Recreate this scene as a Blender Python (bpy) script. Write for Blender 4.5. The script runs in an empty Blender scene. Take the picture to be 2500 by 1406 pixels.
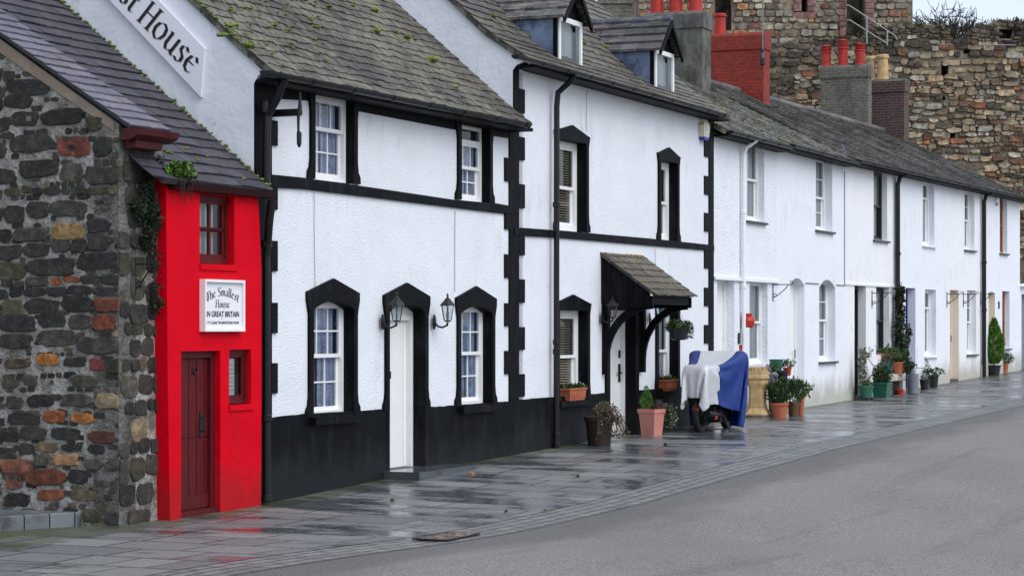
import bpy, math, random
from math import sin, cos, pi, radians, sqrt, atan2
from mathutils import Vector, Matrix, noise
from mathutils.geometry import tessellate_polygon
random.seed(7)
R = random.uniform
SC = bpy.context.scene
COL = SC.collection

# ---------------------------------------------------------------- camera, sky, sun, exposure
F = 5600.0; CX = 1250.0; HY = 795.0; CZ = 2.0
cam = bpy.data.cameras.new("camera"); co = bpy.data.objects.new("camera", cam); COL.objects.link(co)
co.location = (0, 0, CZ); co.rotation_euler = (pi/2, 0, 0)
cam.lens = 36*F/2500; cam.sensor_width = 36; cam.sensor_fit = 'HORIZONTAL'
cam.shift_y = (HY-703)/2500
cam.clip_start = .1; cam.clip_end = 3000
SC.camera = co
SUN_EL = radians(48); SUN_AZ = radians(132)      # compass style: 0 = +Y, 90 = +X
wd = bpy.data.worlds.new("World"); SC.world = wd; wd.use_nodes = True
nt = wd.node_tree; bg = nt.nodes['Background']
sky = nt.nodes.new('ShaderNodeTexSky'); sky.sky_type = 'NISHITA'; sky.sun_disc = False
sky.sun_elevation = SUN_EL; sky.sun_rotation = SUN_AZ; sky.air_density = 1.0; sky.dust_density = 2.0; sky.ozone_density = 1.5
mx = nt.nodes.new('ShaderNodeMix'); mx.data_type = 'RGBA'; mx.inputs[0].default_value = .6     # even cloud over the clear sky
nt.links.new(sky.outputs[0], mx.inputs[6]); mx.inputs[7].default_value = (3.75, 4.0, 4.5, 1)
nt.links.new(mx.outputs[2], bg.inputs[0]); bg.inputs[1].default_value = 0.15
sl = bpy.data.lights.new("sun", 'SUN'); sl.energy = 1.15; sl.angle = radians(50); sl.color = (1, .985, .96)
so = bpy.data.objects.new("sun", sl); COL.objects.link(so)
dirv = Vector((sin(SUN_AZ)*cos(SUN_EL), cos(SUN_AZ)*cos(SUN_EL), sin(SUN_EL)))
so.rotation_euler = dirv.to_track_quat('Z', 'Y').to_euler()
SC.view_settings.view_transform = 'Standard'; SC.view_settings.look = 'None'
SC.view_settings.exposure = 0.68; SC.view_settings.gamma = 1

# ---------------------------------------------------------------- frames
GT = [(-50,-.1),(16,-.02),(20,.02),(23,.03),(25.1,.06),(28.7,.19),(32.3,.27),(39.3,.35),(47.5,.43),(53,.56),(58.3,.70),(62,.78),(75,1.1),(120,1.4),(400,1.5),(3000,1.5)]
def g(Y):
    for (a, b), (c, d) in zip(GT, GT[1:]):
        if Y <= c: return b+(d-b)*max(0, (Y-a)/(c-a))
    return 1.5
def ray(px, py): return Vector(((px-CX)/F, 1, -(py-HY)/F))
def gp(px, py):
    "ground point seen at a pixel"
    Y = 30.
    for _ in range(60): Y = .5*Y+.5*(CZ-g(Y))*F/(py-HY)
    return Vector(((px-CX)/F*Y, Y, g(Y)))
class Frame:
    def __init__(s, O, a):
        s.O = Vector((O[0], O[1], 0)); s.a = a
        s.d = Vector((sin(a), cos(a), 0)); s.b = Vector((-cos(a), sin(a), 0)); s.rot = pi/2-a
    def w(s, x, y, z): return s.O+s.d*x+s.b*y+Vector((0, 0, z))
    def L(s, px, py, y=0.):
        r = ray(px, py); t = (y+s.O.dot(s.b))/r.dot(s.b); P = r*t
        return ((P-s.O).dot(s.d), CZ+P.z)
    def X(s, px, y=0.): return s.L(px, 0, y)[0]
    def Z(s, px, py, y=0.): return s.L(px, py, y)[1]
    def G(s, px, py, x=0.):
        r = ray(px, py); t = (x+s.O.dot(s.d))/r.dot(s.d); P = r*t
        return ((P-s.O).dot(s.b), CZ+P.z)
    def gz(s, x, y=0.): return g(s.w(x, y, 0).y)
aA = math.atan(2500/F); aB = math.atan(2340/F); aD = math.atan(2640/F)
P0 = ray(975, HY)*28.0
fa = Frame(P0, aA); x620 = fa.X(620); FA = Frame(fa.w(x620, 0, 0), aA)
FB = Frame(FA.w(FA.X(1252), 0, 0), aB)
FC = Frame(FB.w(FB.X(1740), 0, 0), aB)
FD = Frame(FC.w(FC.X(2062), 0, 0), aD)

# ---------------------------------------------------------------- mesh builder
class MB:
    def __init__(s): s.v = []; s.f = []; s.c = []; s.uv = {}
    def face(s, pts, col=(1,1,1)):
        i = len(s.v); s.v += [tuple(p) for p in pts]; s.f.append(tuple(range(i, i+len(pts)))); s.c.append(col)
    def faces(s, pts, fs, col=(1,1,1)):
        i = len(s.v); s.v += [tuple(p) for p in pts]
        for f in fs: s.f.append(tuple(i+k for k in f)); s.c.append(col)
    def box(s, x0, x1, y0, y1, z0, z1, col=(1,1,1)):
        p = [(x0,y0,z0),(x1,y0,z0),(x1,y1,z0),(x0,y1,z0),(x0,y0,z1),(x1,y0,z1),(x1,y1,z1),(x0,y1,z1)]
        s.faces(p, [(0,3,2,1),(4,5,6,7),(0,1,5,4),(1,2,6,5),(2,3,7,6),(3,0,4,7)], col)
    def prism(s, poly, a0, a1, holes=(), hole_a=None, mp=None, back=True, col=(1,1,1)):
        "poly (u,v) counter-clockwise seen from the front (a0 side)"
        if mp is None: mp = lambda u, v, a: (u, a, v)
        def area(p): return sum(p[i][0]*p[(i+1)%len(p)][1]-p[(i+1)%len(p)][0]*p[i][1] for i in range(len(p)))
        poly = list(poly) if area(poly) > 0 else list(poly)[::-1]
        hs = [list(h) if area(h) < 0 else list(h)[::-1] for h in holes]
        allp = poly+[p for h in hs for p in h]
        tris = tessellate_polygon([[Vector((p[0], p[1], 0)) for p in l] for l in [poly]+hs])
        out = []
        for t in tris:
            a, b, c = (allp[k] for k in t)
            ar = (b[0]-a[0])*(c[1]-a[1])-(c[0]-a[0])*(b[1]-a[1])
            out.append(t if ar > 0 else t[::-1])
        s.faces([mp(p[0], p[1], a0) for p in allp], out, col)
        if back: s.faces([mp(p[0], p[1], a1) for p in poly], [tuple(range(len(poly)))[::-1]] if not hs and len(poly) == 4 else
                         [t[::-1] for t in [tt for tt in out if max(tt) < len(poly)]] if not hs else [], col)
        for l, aa in [(poly, a1)]+[(h, a1 if hole_a is None else hole_a) for h in hs]:
            for i in range(len(l)):
                p, q = l[i], l[(i+1)%len(l)]
                s.face([mp(p[0],p[1],a0), mp(p[0],p[1],aa), mp(q[0],q[1],aa), mp(q[0],q[1],a0)], col)
    def wallfront(s, poly, holes, y0, y1, reveal, col=(1,1,1)):
        "front of a wall with openings, cut into columns; sides go back to y1, openings to reveal"
        xs = sorted(set(round(p[0], 5) for l in [poly]+holes for p in l))
        def span(l, x):
            zs = []
            for i in range(len(l)):
                (ax, az), (bx, bz) = l[i], l[(i+1)%len(l)]
                if (ax-x)*(bx-x) < 0: zs.append(az+(bz-az)*(x-ax)/(bx-ax))
            return sorted(zs)
        for xa, xb in zip(xs, xs[1:]):
            if xb-xa < 2e-4: continue
            e = min(1e-4, (xb-xa)*.2)
            A, B = span(poly, xa+e), span(poly, xb-e)
            if len(A) < 2 or len(B) < 2: continue
            ha = sorted([(span(h, xa+e), span(h, xb-e)) for h in holes if len(span(h, (xa+xb)/2)) >= 2])
            la, lb = A[0], B[0]
            for (p, q) in ha+[([A[-1]]*2, [B[-1]]*2)]:
                if p[0] > la+1e-6 or q[0] > lb+1e-6: s.face([(xa, y0, la), (xb, y0, lb), (xb, y0, q[0]), (xa, y0, p[0])], col)
                la, lb = p[-1], q[-1]
        for l, aa in [(poly, y1)]+[(h, reveal) for h in holes]:
            for i in range(len(l)):
                p, q = l[i], l[(i+1)%len(l)]; s.face([(p[0],y0,p[1]), (p[0],aa,p[1]), (q[0],aa,q[1]), (q[0],y0,q[1])], col)
    def tube(s, path, r, n=8, col=(1,1,1), caps=True):
        path = [Vector(p) for p in path]; rs = r if isinstance(r, (list, tuple)) else [r]*len(path)
        i0 = len(s.v); up = Vector((0, 0, 1)); prev = None
        for k, p in enumerate(path):
            t = (path[min(k+1, len(path)-1)]-path[max(k-1, 0)])
            t = t.normalized() if t.length > 1e-9 else Vector((0,0,1))
            if prev is None:
                a = t.cross(up); a = a.normalized() if a.length > .05 else t.cross(Vector((1,0,0))).normalized()
            else:
                a = prev-t*prev.dot(t); a = a.normalized() if a.length > 1e-6 else t.cross(up).normalized()
            prev = a; b = t.cross(a)
            for j in range(n):
                q = p+(a*cos(2*pi*j/n)+b*sin(2*pi*j/n))*rs[k]; s.v.append(tuple(q))
        for k in range(len(path)-1):
            for j in range(n):
                A = i0+k*n+j; B = i0+k*n+(j+1)%n
                s.f.append((A, B, B+n, A+n)); s.c.append(col)
        if caps:
            s.f.append(tuple(i0+j for j in range(n))[::-1]); s.c.append(col)
            e = i0+(len(path)-1)*n; s.f.append(tuple(e+j for j in range(n))); s.c.append(col)
    def lathe(s, prof, c=(0,0,0), n=20, col=(1,1,1), sx=1., sy=1., rect=False):
        i0 = len(s.v)
        for r, z in prof:
            for j in range(n):
                a = 2*pi*(j+.5)/n; ca, sa = cos(a), sin(a)
                if rect:
                    m = max(abs(ca), abs(sa)); k = .93/m+.07; ca *= k; sa *= k
                s.v.append((c[0]+r*ca*sx, c[1]+r*sa*sy, c[2]+z))
        for k in range(len(prof)-1):
            for j in range(n):
                A = i0+k*n+j; B = i0+k*n+(j+1)%n
                s.f.append((A, B, B+n, A+n)); s.c.append(col)
        s.f.append(tuple(i0+j for j in range(n))[::-1]); s.c.append(col)
        e = i0+(len(prof)-1)*n; s.f.append(tuple(e+j for j in range(n))); s.c.append(col)
    def leaf(s, p, size, col, up=.3, asp=.5, dirv=None):
        d = dirv if dirv is not None else Vector((R(-1,1), R(-1,1), R(-1,1)+up))
        d = d.normalized() if d.length > 1e-4 else Vector((0,0,1))
        a = d.cross(Vector((R(-1,1), R(-1,1), R(-1,1)))); a = a.normalized() if a.length > 1e-4 else Vector((1,0,0))
        p = Vector(p); n_ = d.cross(a)*size*.12
        s.faces([p, p+d*size*.5+a*size*asp*.5+n_, p+d*size, p+d*size*.5-a*size*asp*.5+n_], [(0,1,2,3)], col)

OFF = {}
def ob(name, mesh_or_none, loc=(0,0,0), rot=0, parent=None):
    o = bpy.data.objects.new(name, mesh_or_none); COL.objects.link(o)
    o.location = loc; o.rotation_euler = (0, 0, rot)
    if parent is not None: o.parent = parent
    return o
def tag(o, label=None, cat=None, group=None, kind=None):
    if label: o['label'] = label
    if cat: o['category'] = cat
    if group: o['group'] = group
    if kind: o['kind'] = kind
    return o
def mesh(name, mb, mat, off=(0,0,0), smooth=False):
    me = bpy.data.meshes.new(name)
    me.from_pydata([(v[0]-off[0], v[1]-off[1], v[2]-off[2]) for v in mb.v], [], mb.f)
    ca = me.color_attributes.new('Col', 'FLOAT_COLOR', 'CORNER')
    data = []
    for f, c in zip(mb.f, mb.c): data += [c[0], c[1], c[2], 1.]*len(f)
    ca.data.foreach_set('color', data)
    if isinstance(mat, (list, tuple)):
        for m in mat: me.materials.append(m)
    else: me.materials.append(mat)
    if smooth: me.polygons.foreach_set('use_smooth', [True]*len(me.polygons))
    me.update()
    return me
def thing(name, label, cat, fr=None, x=0., z=None, y=0., group=None, loc=None, rot=0.):
    o = ob(name, None)
    if fr is not None:
        if z is None: z = fr.gz(x, y)
        o.location = fr.w(x, y, z); o.rotation_euler = (0, 0, fr.rot); off = (x, y, z)
    else:
        o.location = loc; o.rotation_euler = (0, 0, rot); off = (0, 0, 0)
    o.empty_display_size = .2
    OFF[o.name] = off; tag(o, label, cat, group); return o
def part(name, mb, mat, parent, smooth=False, label=None, kind=None):
    off = OFF[parent.name]
    o = ob(name, mesh(name, mb, mat, off, smooth), parent=parent); OFF[o.name] = off
    if label: o['label'] = label
    if kind: o['kind'] = kind
    return o
def copy_tree(o, parent=None):
    c = o.copy(); COL.objects.link(c); c.parent = parent
    for ch in list(o.children): copy_tree(ch, c)
    return c

# ---------------------------------------------------------------- materials
def new_mat(name):
    m = bpy.data.materials.new(name); m.use_nodes = True; t = m.node_tree
    return m, t, t.nodes['Principled BSDF']
def N(t, typ, **k):
    n = t.nodes.new(typ)
    for a, b in k.items():
        if a.startswith('i_'):
            key = a[2:]; key = int(key) if key.isdigit() else key.replace('_', ' ')
            n.inputs[key].default_value = b
        else: setattr(n, a, b)
    return n
def coords(t, kind='Object', scale=(1,1,1), rot=(0,0,0)):
    tc = N(t, 'ShaderNodeTexCoord'); mp = N(t, 'ShaderNodeMapping')
    mp.inputs['Scale'].default_value = scale; mp.inputs['Rotation'].default_value = rot
    t.links.new(tc.outputs[kind], mp.inputs[0]); return mp.outputs[0]
def noise_(t, vec, scale, detail=4, rough=.6):
    n = N(t, 'ShaderNodeTexNoise'); n.inputs['Scale'].default_value = scale; n.inputs['Detail'].default_value = detail
    n.inputs['Roughness'].default_value = rough; t.links.new(vec, n.inputs['Vector']); return n.outputs[0]
def ramp(t, fac, stops):
    r = N(t, 'ShaderNodeValToRGB'); cr = r.color_ramp
    while len(cr.elements) < len(stops): cr.elements.new(.5)
    for e, (p, c) in zip(cr.elements, stops):
        e.position = p; e.color = (c, c, c, 1) if isinstance(c, (int, float)) else (*c, 1)
    t.links.new(fac, r.inputs[0]); return r.outputs[0]
def mix(t, fac, a, b, mode='MIX'):
    n = N(t, 'ShaderNodeMix'); n.data_type = 'RGBA'; n.blend_type = mode
    for s, v in ((0, fac), (6, a), (7, b)):
        if hasattr(v, 'is_linked') or hasattr(v, 'links'): t.links.new(v, n.inputs[s])
        elif isinstance(v, (int, float)): n.inputs[s].default_value = v if s == 0 else (v, v, v, 1)
        else: n.inputs[s].default_value = (*v, 1)
    return n.outputs[2]
def bump(t, bsdf, h, strength, dist=.01):
    b = N(t, 'ShaderNodeBump'); b.inputs['Strength'].default_value = strength; b.inputs['Distance'].default_value = dist
    t.links.new(h, b.inputs['Height'])
    prev = bsdf.inputs['Normal']
    if prev.is_linked: t.links.new(prev.links[0].from_socket, b.inputs['Normal'])
    t.links.new(b.outputs[0], prev)
def M(name, col=(.8,.8,.8), rough=.6, var=.15, vs=3., bs=0., bscale=60., bdist=.005, attr=False, metal=0., spec=.5,
      stain=None, coat=0., lowbump=0., stretch=(1,1,1), foot=None):
    m, t, b = new_mat(name)
    v = coords(t); vv = coords(t, scale=stretch)
    base = None
    if attr:
        a = N(t, 'ShaderNodeVertexColor'); a.layer_name = 'Col'; base = mix(t, 1., a.outputs[0], col, 'MULTIPLY')
    nz = noise_(t, vv, vs, 5)
    f = ramp(t, nz, [(.3, 1-var), (.7, 1+var*.4)])
    base = mix(t, 1., base if base is not None else col, f, 'MULTIPLY')
    if stain:
        sc, s_scale, amt, st = stain
        sv = coords(t, scale=st); sn = noise_(t, sv, s_scale, 6, .65)
        base = mix(t, ramp(t, sn, [(1-amt-.12, 0.), (1-amt+.06, 1.)]), base, sc)
    if foot:
        sp = N(t, 'ShaderNodeSeparateXYZ'); t.links.new(coords(t), sp.inputs[0])
        k1 = N(t, 'ShaderNodeMath', operation='MULTIPLY_ADD'); k1.inputs[1].default_value = -1.15; k1.inputs[2].default_value = .75; t.links.new(sp.outputs[2], k1.inputs[0])
        k2 = N(t, 'ShaderNodeMath', operation='ADD'); t.links.new(k1.outputs[0], k2.inputs[0]); t.links.new(noise_(t, coords(t, scale=(1,1,.35)), 3.2, 7, .7), k2.inputs[1])
        base = mix(t, ramp(t, k2.outputs[0], [(.55, 0.), (1.15, .75)]), base, foot)
    t.links.new(base, b.inputs['Base Color'])
    b.inputs['Roughness'].default_value = rough; b.inputs['Metallic'].default_value = metal
    b.inputs['Specular IOR Level'].default_value = spec; b.inputs['Coat Weight'].default_value = coat
    if lowbump: bump(t, b, noise_(t, v, 1.8, 3), lowbump, .05)
    if bs: bump(t, b, noise_(t, v, bscale, 3), bs, bdist)
    return m
def roof_mat(name, lich, lcol, moss, streak=(1,1,1), ls=7.):
    m, t, b = new_mat(name)
    a = N(t, 'ShaderNodeVertexColor'); a.layer_name = 'Col'
    v = coords(t)
    base = mix(t, 1., a.outputs[0], ramp(t, noise_(t, v, 18, 5), [(.3, .75), (.7, 1.2)]), 'MULTIPLY')
    vs = coords(t, scale=streak)
    big = noise_(t, coords(t, scale=(.5,.5,.5)), 1.3, 3)
    l1 = noise_(t, vs, ls, 8, .72)
    add = N(t, 'ShaderNodeMath', operation='ADD'); t.links.new(l1, add.inputs[0])
    mul = N(t, 'ShaderNodeMath', operation='MULTIPLY'); mul.inputs[1].default_value = .45
    t.links.new(big, mul.inputs[0]); t.links.new(mul.outputs[0], add.inputs[1])
    base = mix(t, ramp(t, add.outputs[0], [(1-lich-.03, 0.), (1-lich+.035, .9)]), base, lcol)
    m1 = noise_(t, coords(t, scale=(1,1,1)), 3.1, 7, .7)
    mcol = mix(t, noise_(t, v, 9., 2), (.08,.11,.02), (.24,.31,.06))
    base = mix(t, ramp(t, m1, [(1-moss-.04, 0.), (1-moss+.04, .9)]), base, mcol)
    t.links.new(base, b.inputs['Base Color']); b.inputs['Roughness'].default_value = .62
    b.inputs['Specular IOR Level'].default_value = .35
    bump(t, b, noise_(t, v, 45, 4), .5, .006)
    return m
def brick_mat(name, c1, c2, mortar, bw=.23, bh=.075, ms=.012, dirt=(.05,.05,.04), damt=.4, rough=.85):
    m, t, b = new_mat(name)
    tc = N(t, 'ShaderNodeTexCoord'); sp = N(t, 'ShaderNodeSeparateXYZ'); t.links.new(tc.outputs['Object'], sp.inputs[0])
    ad = N(t, 'ShaderNodeMath', operation='ADD'); t.links.new(sp.outputs[0], ad.inputs[0]); t.links.new(sp.outputs[1], ad.inputs[1])
    cb = N(t, 'ShaderNodeCombineXYZ'); t.links.new(ad.outputs[0], cb.inputs[0]); t.links.new(sp.outputs[2], cb.inputs[1])
    br = N(t, 'ShaderNodeTexBrick'); t.links.new(cb.outputs[0], br.inputs['Vector'])
    for k, v in (('Color1', (*c1, 1)), ('Color2', (*c2, 1)), ('Mortar', (*mortar, 1)), ('Scale', 1.), ('Mortar Size', ms), ('Brick Width', bw), ('Row Height', bh), ('Bias', 0.)):
        br.inputs[k].default_value = v
    v = coords(t)
    base = mix(t, 1., br.outputs[0], ramp(t, noise_(t, v, 14, 5), [(.3, .65), (.7, 1.25)]), 'MULTIPLY')
    base = mix(t, ramp(t, noise_(t, coords(t, scale=(1,1,.5)), 2.2, 6, .7), [(1-damt-.1, 0.), (1-damt+.15, .85)]), base, dirt)
    t.links.new(base, b.inputs['Base Color']); b.inputs['Roughness'].default_value = rough
    bump(t, b, br.outputs['Fac'], -.5, .01); bump(t, b, noise_(t, v, 60, 3), .4, .005)
    return m
def stone_mat(name, rough=.85, k=1.):
    m, t, b = new_mat(name)
    a = N(t, 'ShaderNodeVertexColor'); a.layer_name = 'Col'; v = coords(t)
    n1 = noise_(t, v, 9*k, 8, .7)
    base = mix(t, 1., a.outputs[0], ramp(t, n1, [(.28, .35), (.5, .95), (.72, 2.1)]), 'MULTIPLY')
    base = mix(t, ramp(t, noise_(t, v, 30*k, 4, .7), [(.62, 0.), (.72, .5)]), base, (.30,.29,.26))
    t.links.new(base, b.inputs['Base Color']); b.inputs['Roughness'].default_value = rough
    b.inputs['Specular IOR Level'].default_value = .35
    bump(t, b, noise_(t, v, 16*k, 8, .7), .9, .03)
    return m

WHITE = (.75,.785,.84)
m_render = M('white_roughcast', WHITE, .85, .07, 1.3, 1., 42, .014, stain=((.55,.57,.56), 2.2, .30, (1,1,.35)), lowbump=.25)
m_render2 = M('white_pebbledash', (.76,.79,.85), .85, .05, 2., 1., 22, .022, stain=((.56,.58,.57), 2., .28, (1,1,.4)), lowbump=.3, foot=(.34,.32,.24))
m_smooth = M('white_smooth_render', (.755,.79,.85), .8, .04, 1.2, .25, 40, .004, stain=((.58,.60,.58), 2., .30, (1,1,.35)), lowbump=.5, foot=(.34,.33,.25))
m_warm = M('white_warm_render', (.78,.80,.83), .85, .05, 2., .6, 40, .007, stain=((.58,.57,.52), 2.5, .30, (1,1,.4)), lowbump=.4, foot=(.34,.32,.24))
m_gable = M('white_gable_paint', (.74,.765,.82), .75, .06, 2.2, .6, 20, .008, stain=((.42,.43,.40), 5., .27, (1,1,.6)), lowbump=.6)
m_black = M('black_masonry_paint', (.0022,.003,.0045), .6, .3, 3., .5, 50, .006, spec=.10, stain=((.012,.014,.017), 5., .36, (1,1,.3)), foot=(.018,.020,.022))
m_blackgloss = M('black_gloss_paint', (.005,.006,.008), .35, .2, 6., .2, 30, .003, spec=.35)
m_red = M('red_masonry_paint', (.62,.0012,.012), .6, .1, 1.6, .3, 30, .004, spec=.05, stain=((.48,.004,.013), 2.5, .34, (1,1,.25)), lowbump=.7, foot=(.34,.014,.016))
m_maroon = M('maroon_wood_paint', (.10,.006,.008), .5, .3, 8., .35, 30, .004, stretch=(6,1,.5), stain=((.045,.006,.007), 6, .38, (4,1,.4)), spec=.2)
m_maroondark = M('dark_maroon_gutter_paint', (.035,.005,.006), .5, .3, 8., spec=.25)
m_whitewood = M('white_gloss_wood', (.80,.81,.82), .4, .05, 4.)
m_cream = M('cream_door_paint', (.70,.62,.52), .5, .05, 2.)
m_brown = M('brown_wood', (.30,.10,.03), .5, .2, 6)
m_blue = M('blue_door_paint', (.02,.04,.20), .4, .1, 4)
m_slatesill = M('slate_sill', (.05,.055,.065), .55, .3, 10, .3)
m_lead = M('lead_sheet', (.16,.22,.33), .5, .5, 3.2, .4, 12, .01, metal=.2, stain=((.035,.05,.09), 2.5, .42, (1,1,1)))
m_iron = M('black_iron', (.005,.005,.006), .45, .2, 10)
m_terra = M('terracotta', (.42,.115,.05), .8, .25, 8, .3, 40, .003, stain=((.30,.16,.11), 9, .3, (1,1,1)))
m_redpot = M('red_chimney_pot_paint', (.42,.02,.012), .6, .3, 6, .3, 30, stain=((.12,.03,.025), 6, .3, (1,1,.4)))
m_creampot = M('buff_clay', (.52,.36,.17), .75, .3, 8, .3, 30, stain=((.28,.17,.07), 7, .33, (1,1,.5)))
m_pinkpot = M('pink_plastic_planter', (.50,.20,.16), .55, .12, 5)
m_greenpot = M('green_plastic', (.02,.13,.085), .45, .2, 5)
m_teal = M('teal_glaze', (.015,.16,.19), .3, .25, 5)
m_darkpot = M('dark_glaze', (.014,.017,.02), .3, .3, 6)
m_greypot = M('grey_metal', (.17,.19,.23), .45, .2, 5)
m_brownpot = M('brown_glaze', (.10,.055,.02), .4, .3, 6)
m_barrel = M('barrel_wood', (.028,.012,.009), .7, .4, 10, .4, 20, stretch=(3,3,.5))
m_soil = M('soil', (.03,.022,.015), .95, .4, 20, 1., 50)
m_leaf = M('leaves', (1,1,1), .55, .3, 12, attr=True, spec=.3)
m_slateS = roof_mat('purple_slate', .07, (.15,.14,.17), .10)
m_slateL = roof_mat('pale_slate', .06, (.24,.23,.26), .08)
m_slate1 = roof_mat('lichened_slate', .25, (.20,.195,.14), .31, (3.,.6,.6), 10.)
m_slate2 = roof_mat('mossy_slate', .235, (.185,.17,.13), .35, (2.5,.6,.6), 10.)
m_slateT = roof_mat('weathered_terrace_slate', .28, (.32,.325,.28), .40, (3.,.35,.35), 12.)
m_slateD = roof_mat('dark_terrace_slate', .23, (.23,.215,.19), .28, (3.5,.35,.35), 11.)
m_moss = M('moss', (.17,.225,.04), .95, .5, 20, 1., 60, .02)
m_redbrick = brick_mat('painted_red_brick', (.36,.028,.016), (.24,.024,.014), (.13,.035,.025), dirt=(.10,.03,.025), damt=.38)
m_greybrick = brick_mat('grey_brick', (.13,.125,.10), (.085,.085,.07), (.17,.16,.13), dirt=(.04,.04,.03), damt=.4)
m_darkbrick = brick_mat('dark_brick', (.085,.04,.038), (.05,.032,.035), (.13,.09,.08), dirt=(.03,.03,.025), damt=.38)
m_cement = M('grey_cement', (.13,.13,.12), .9, .4, 5, .7, 20, .01, stain=((.04,.042,.03), 4, .42, (1,1,.5)))
m_stone = stone_mat('rubble_stone')
m_stoneC = stone_mat('castle_stone', k=.6)
m_mortar = M('lime_mortar', (.33,.32,.30), .95, .5, 7, 1., 18, .05, stain=((.12,.11,.09), 3.5, .42, (1,1,.7)))
m_mortarC = M('castle_mortar', (.30,.245,.18), .95, .55, 1.4, 1., 9, .06, stain=((.045,.038,.03), 1.6, .45, (1,1,.7)))
m_sand = M('sandy_render', (.27,.21,.16), .95, .25, 5, .5, 30)
m_dark = M('dark_void', (.006,.006,.006), .9)
m_curtain = M('blue_patterned_curtain', (.55,.64,.88), .9, .45, 9., stain=((.84,.86,.90), 24, .36, (2,1,1)))
m_net = M('grey_net_curtain', (.66,.71,.73), .9, .2, 6., stretch=(6,1,.5))
m_blind = M('pale_blind', (.42,.38,.28), .8, .1, 4)
m_board = M('white_sign_board', (.76,.77,.82), .4, .02, 2.)
m_ink = M('black_sign_lettering', (.010,.010,.012), .5)
m_gold = M('tan_lettering_shade', (.30,.27,.20), .5)
m_paper = M('paper', (.8,.82,.8), .8, .02)
m_bark = M('bark', (.045,.032,.022), .9, .4, 8)
m_wireg = M('grey_cable', (.35,.36,.38), .7)
m_rail = M('galvanised_rail', (.25,.30,.28), .5)
m_silver = M('silver_cover_fabric', (.55,.57,.60), .42, .12, 3., .35, 14, .02, metal=.1, stretch=(1,1,2.5))
m_bluecov = M('blue_cover_fabric', (.001,.026,.20), .5, .3, 2.5, .5, 9, .03, stretch=(1,1,2.5))
m_rubber = M('black_rubber', (.008,.008,.008), .7)
m_redplas = M('red_plastic', (.45,.02,.01), .4)
m_alarm = M('cream_plastic', (.62,.56,.42), .5, .05)
m_alarmw = M('white_plastic', (.75,.78,.8), .4, .03)
m_alarmb = M('blue_plastic', (.01,.02,.35), .4, .03)

mg, t, b = new_mat('window_glass')
t.nodes.remove(b)
tr = N(t, 'ShaderNodeBsdfTransparent'); tr.inputs[0].default_value = (.82,.86,.88,1)
gl = N(t, 'ShaderNodeBsdfGlossy'); gl.inputs['Roughness'].default_value = .02
fr_ = N(t, 'ShaderNodeFresnel'); fr_.inputs[0].default_value = 1.5
ms = N(t, 'ShaderNodeMixShader'); t.links.new(fr_.outputs[0], ms.inputs[0]); t.links.new(tr.outputs[0], ms.inputs[1]); t.links.new(gl.outputs[0], ms.inputs[2])
t.links.new(ms.outputs[0], t.nodes['Material Output'].inputs[0]); m_glass = mg

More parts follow.
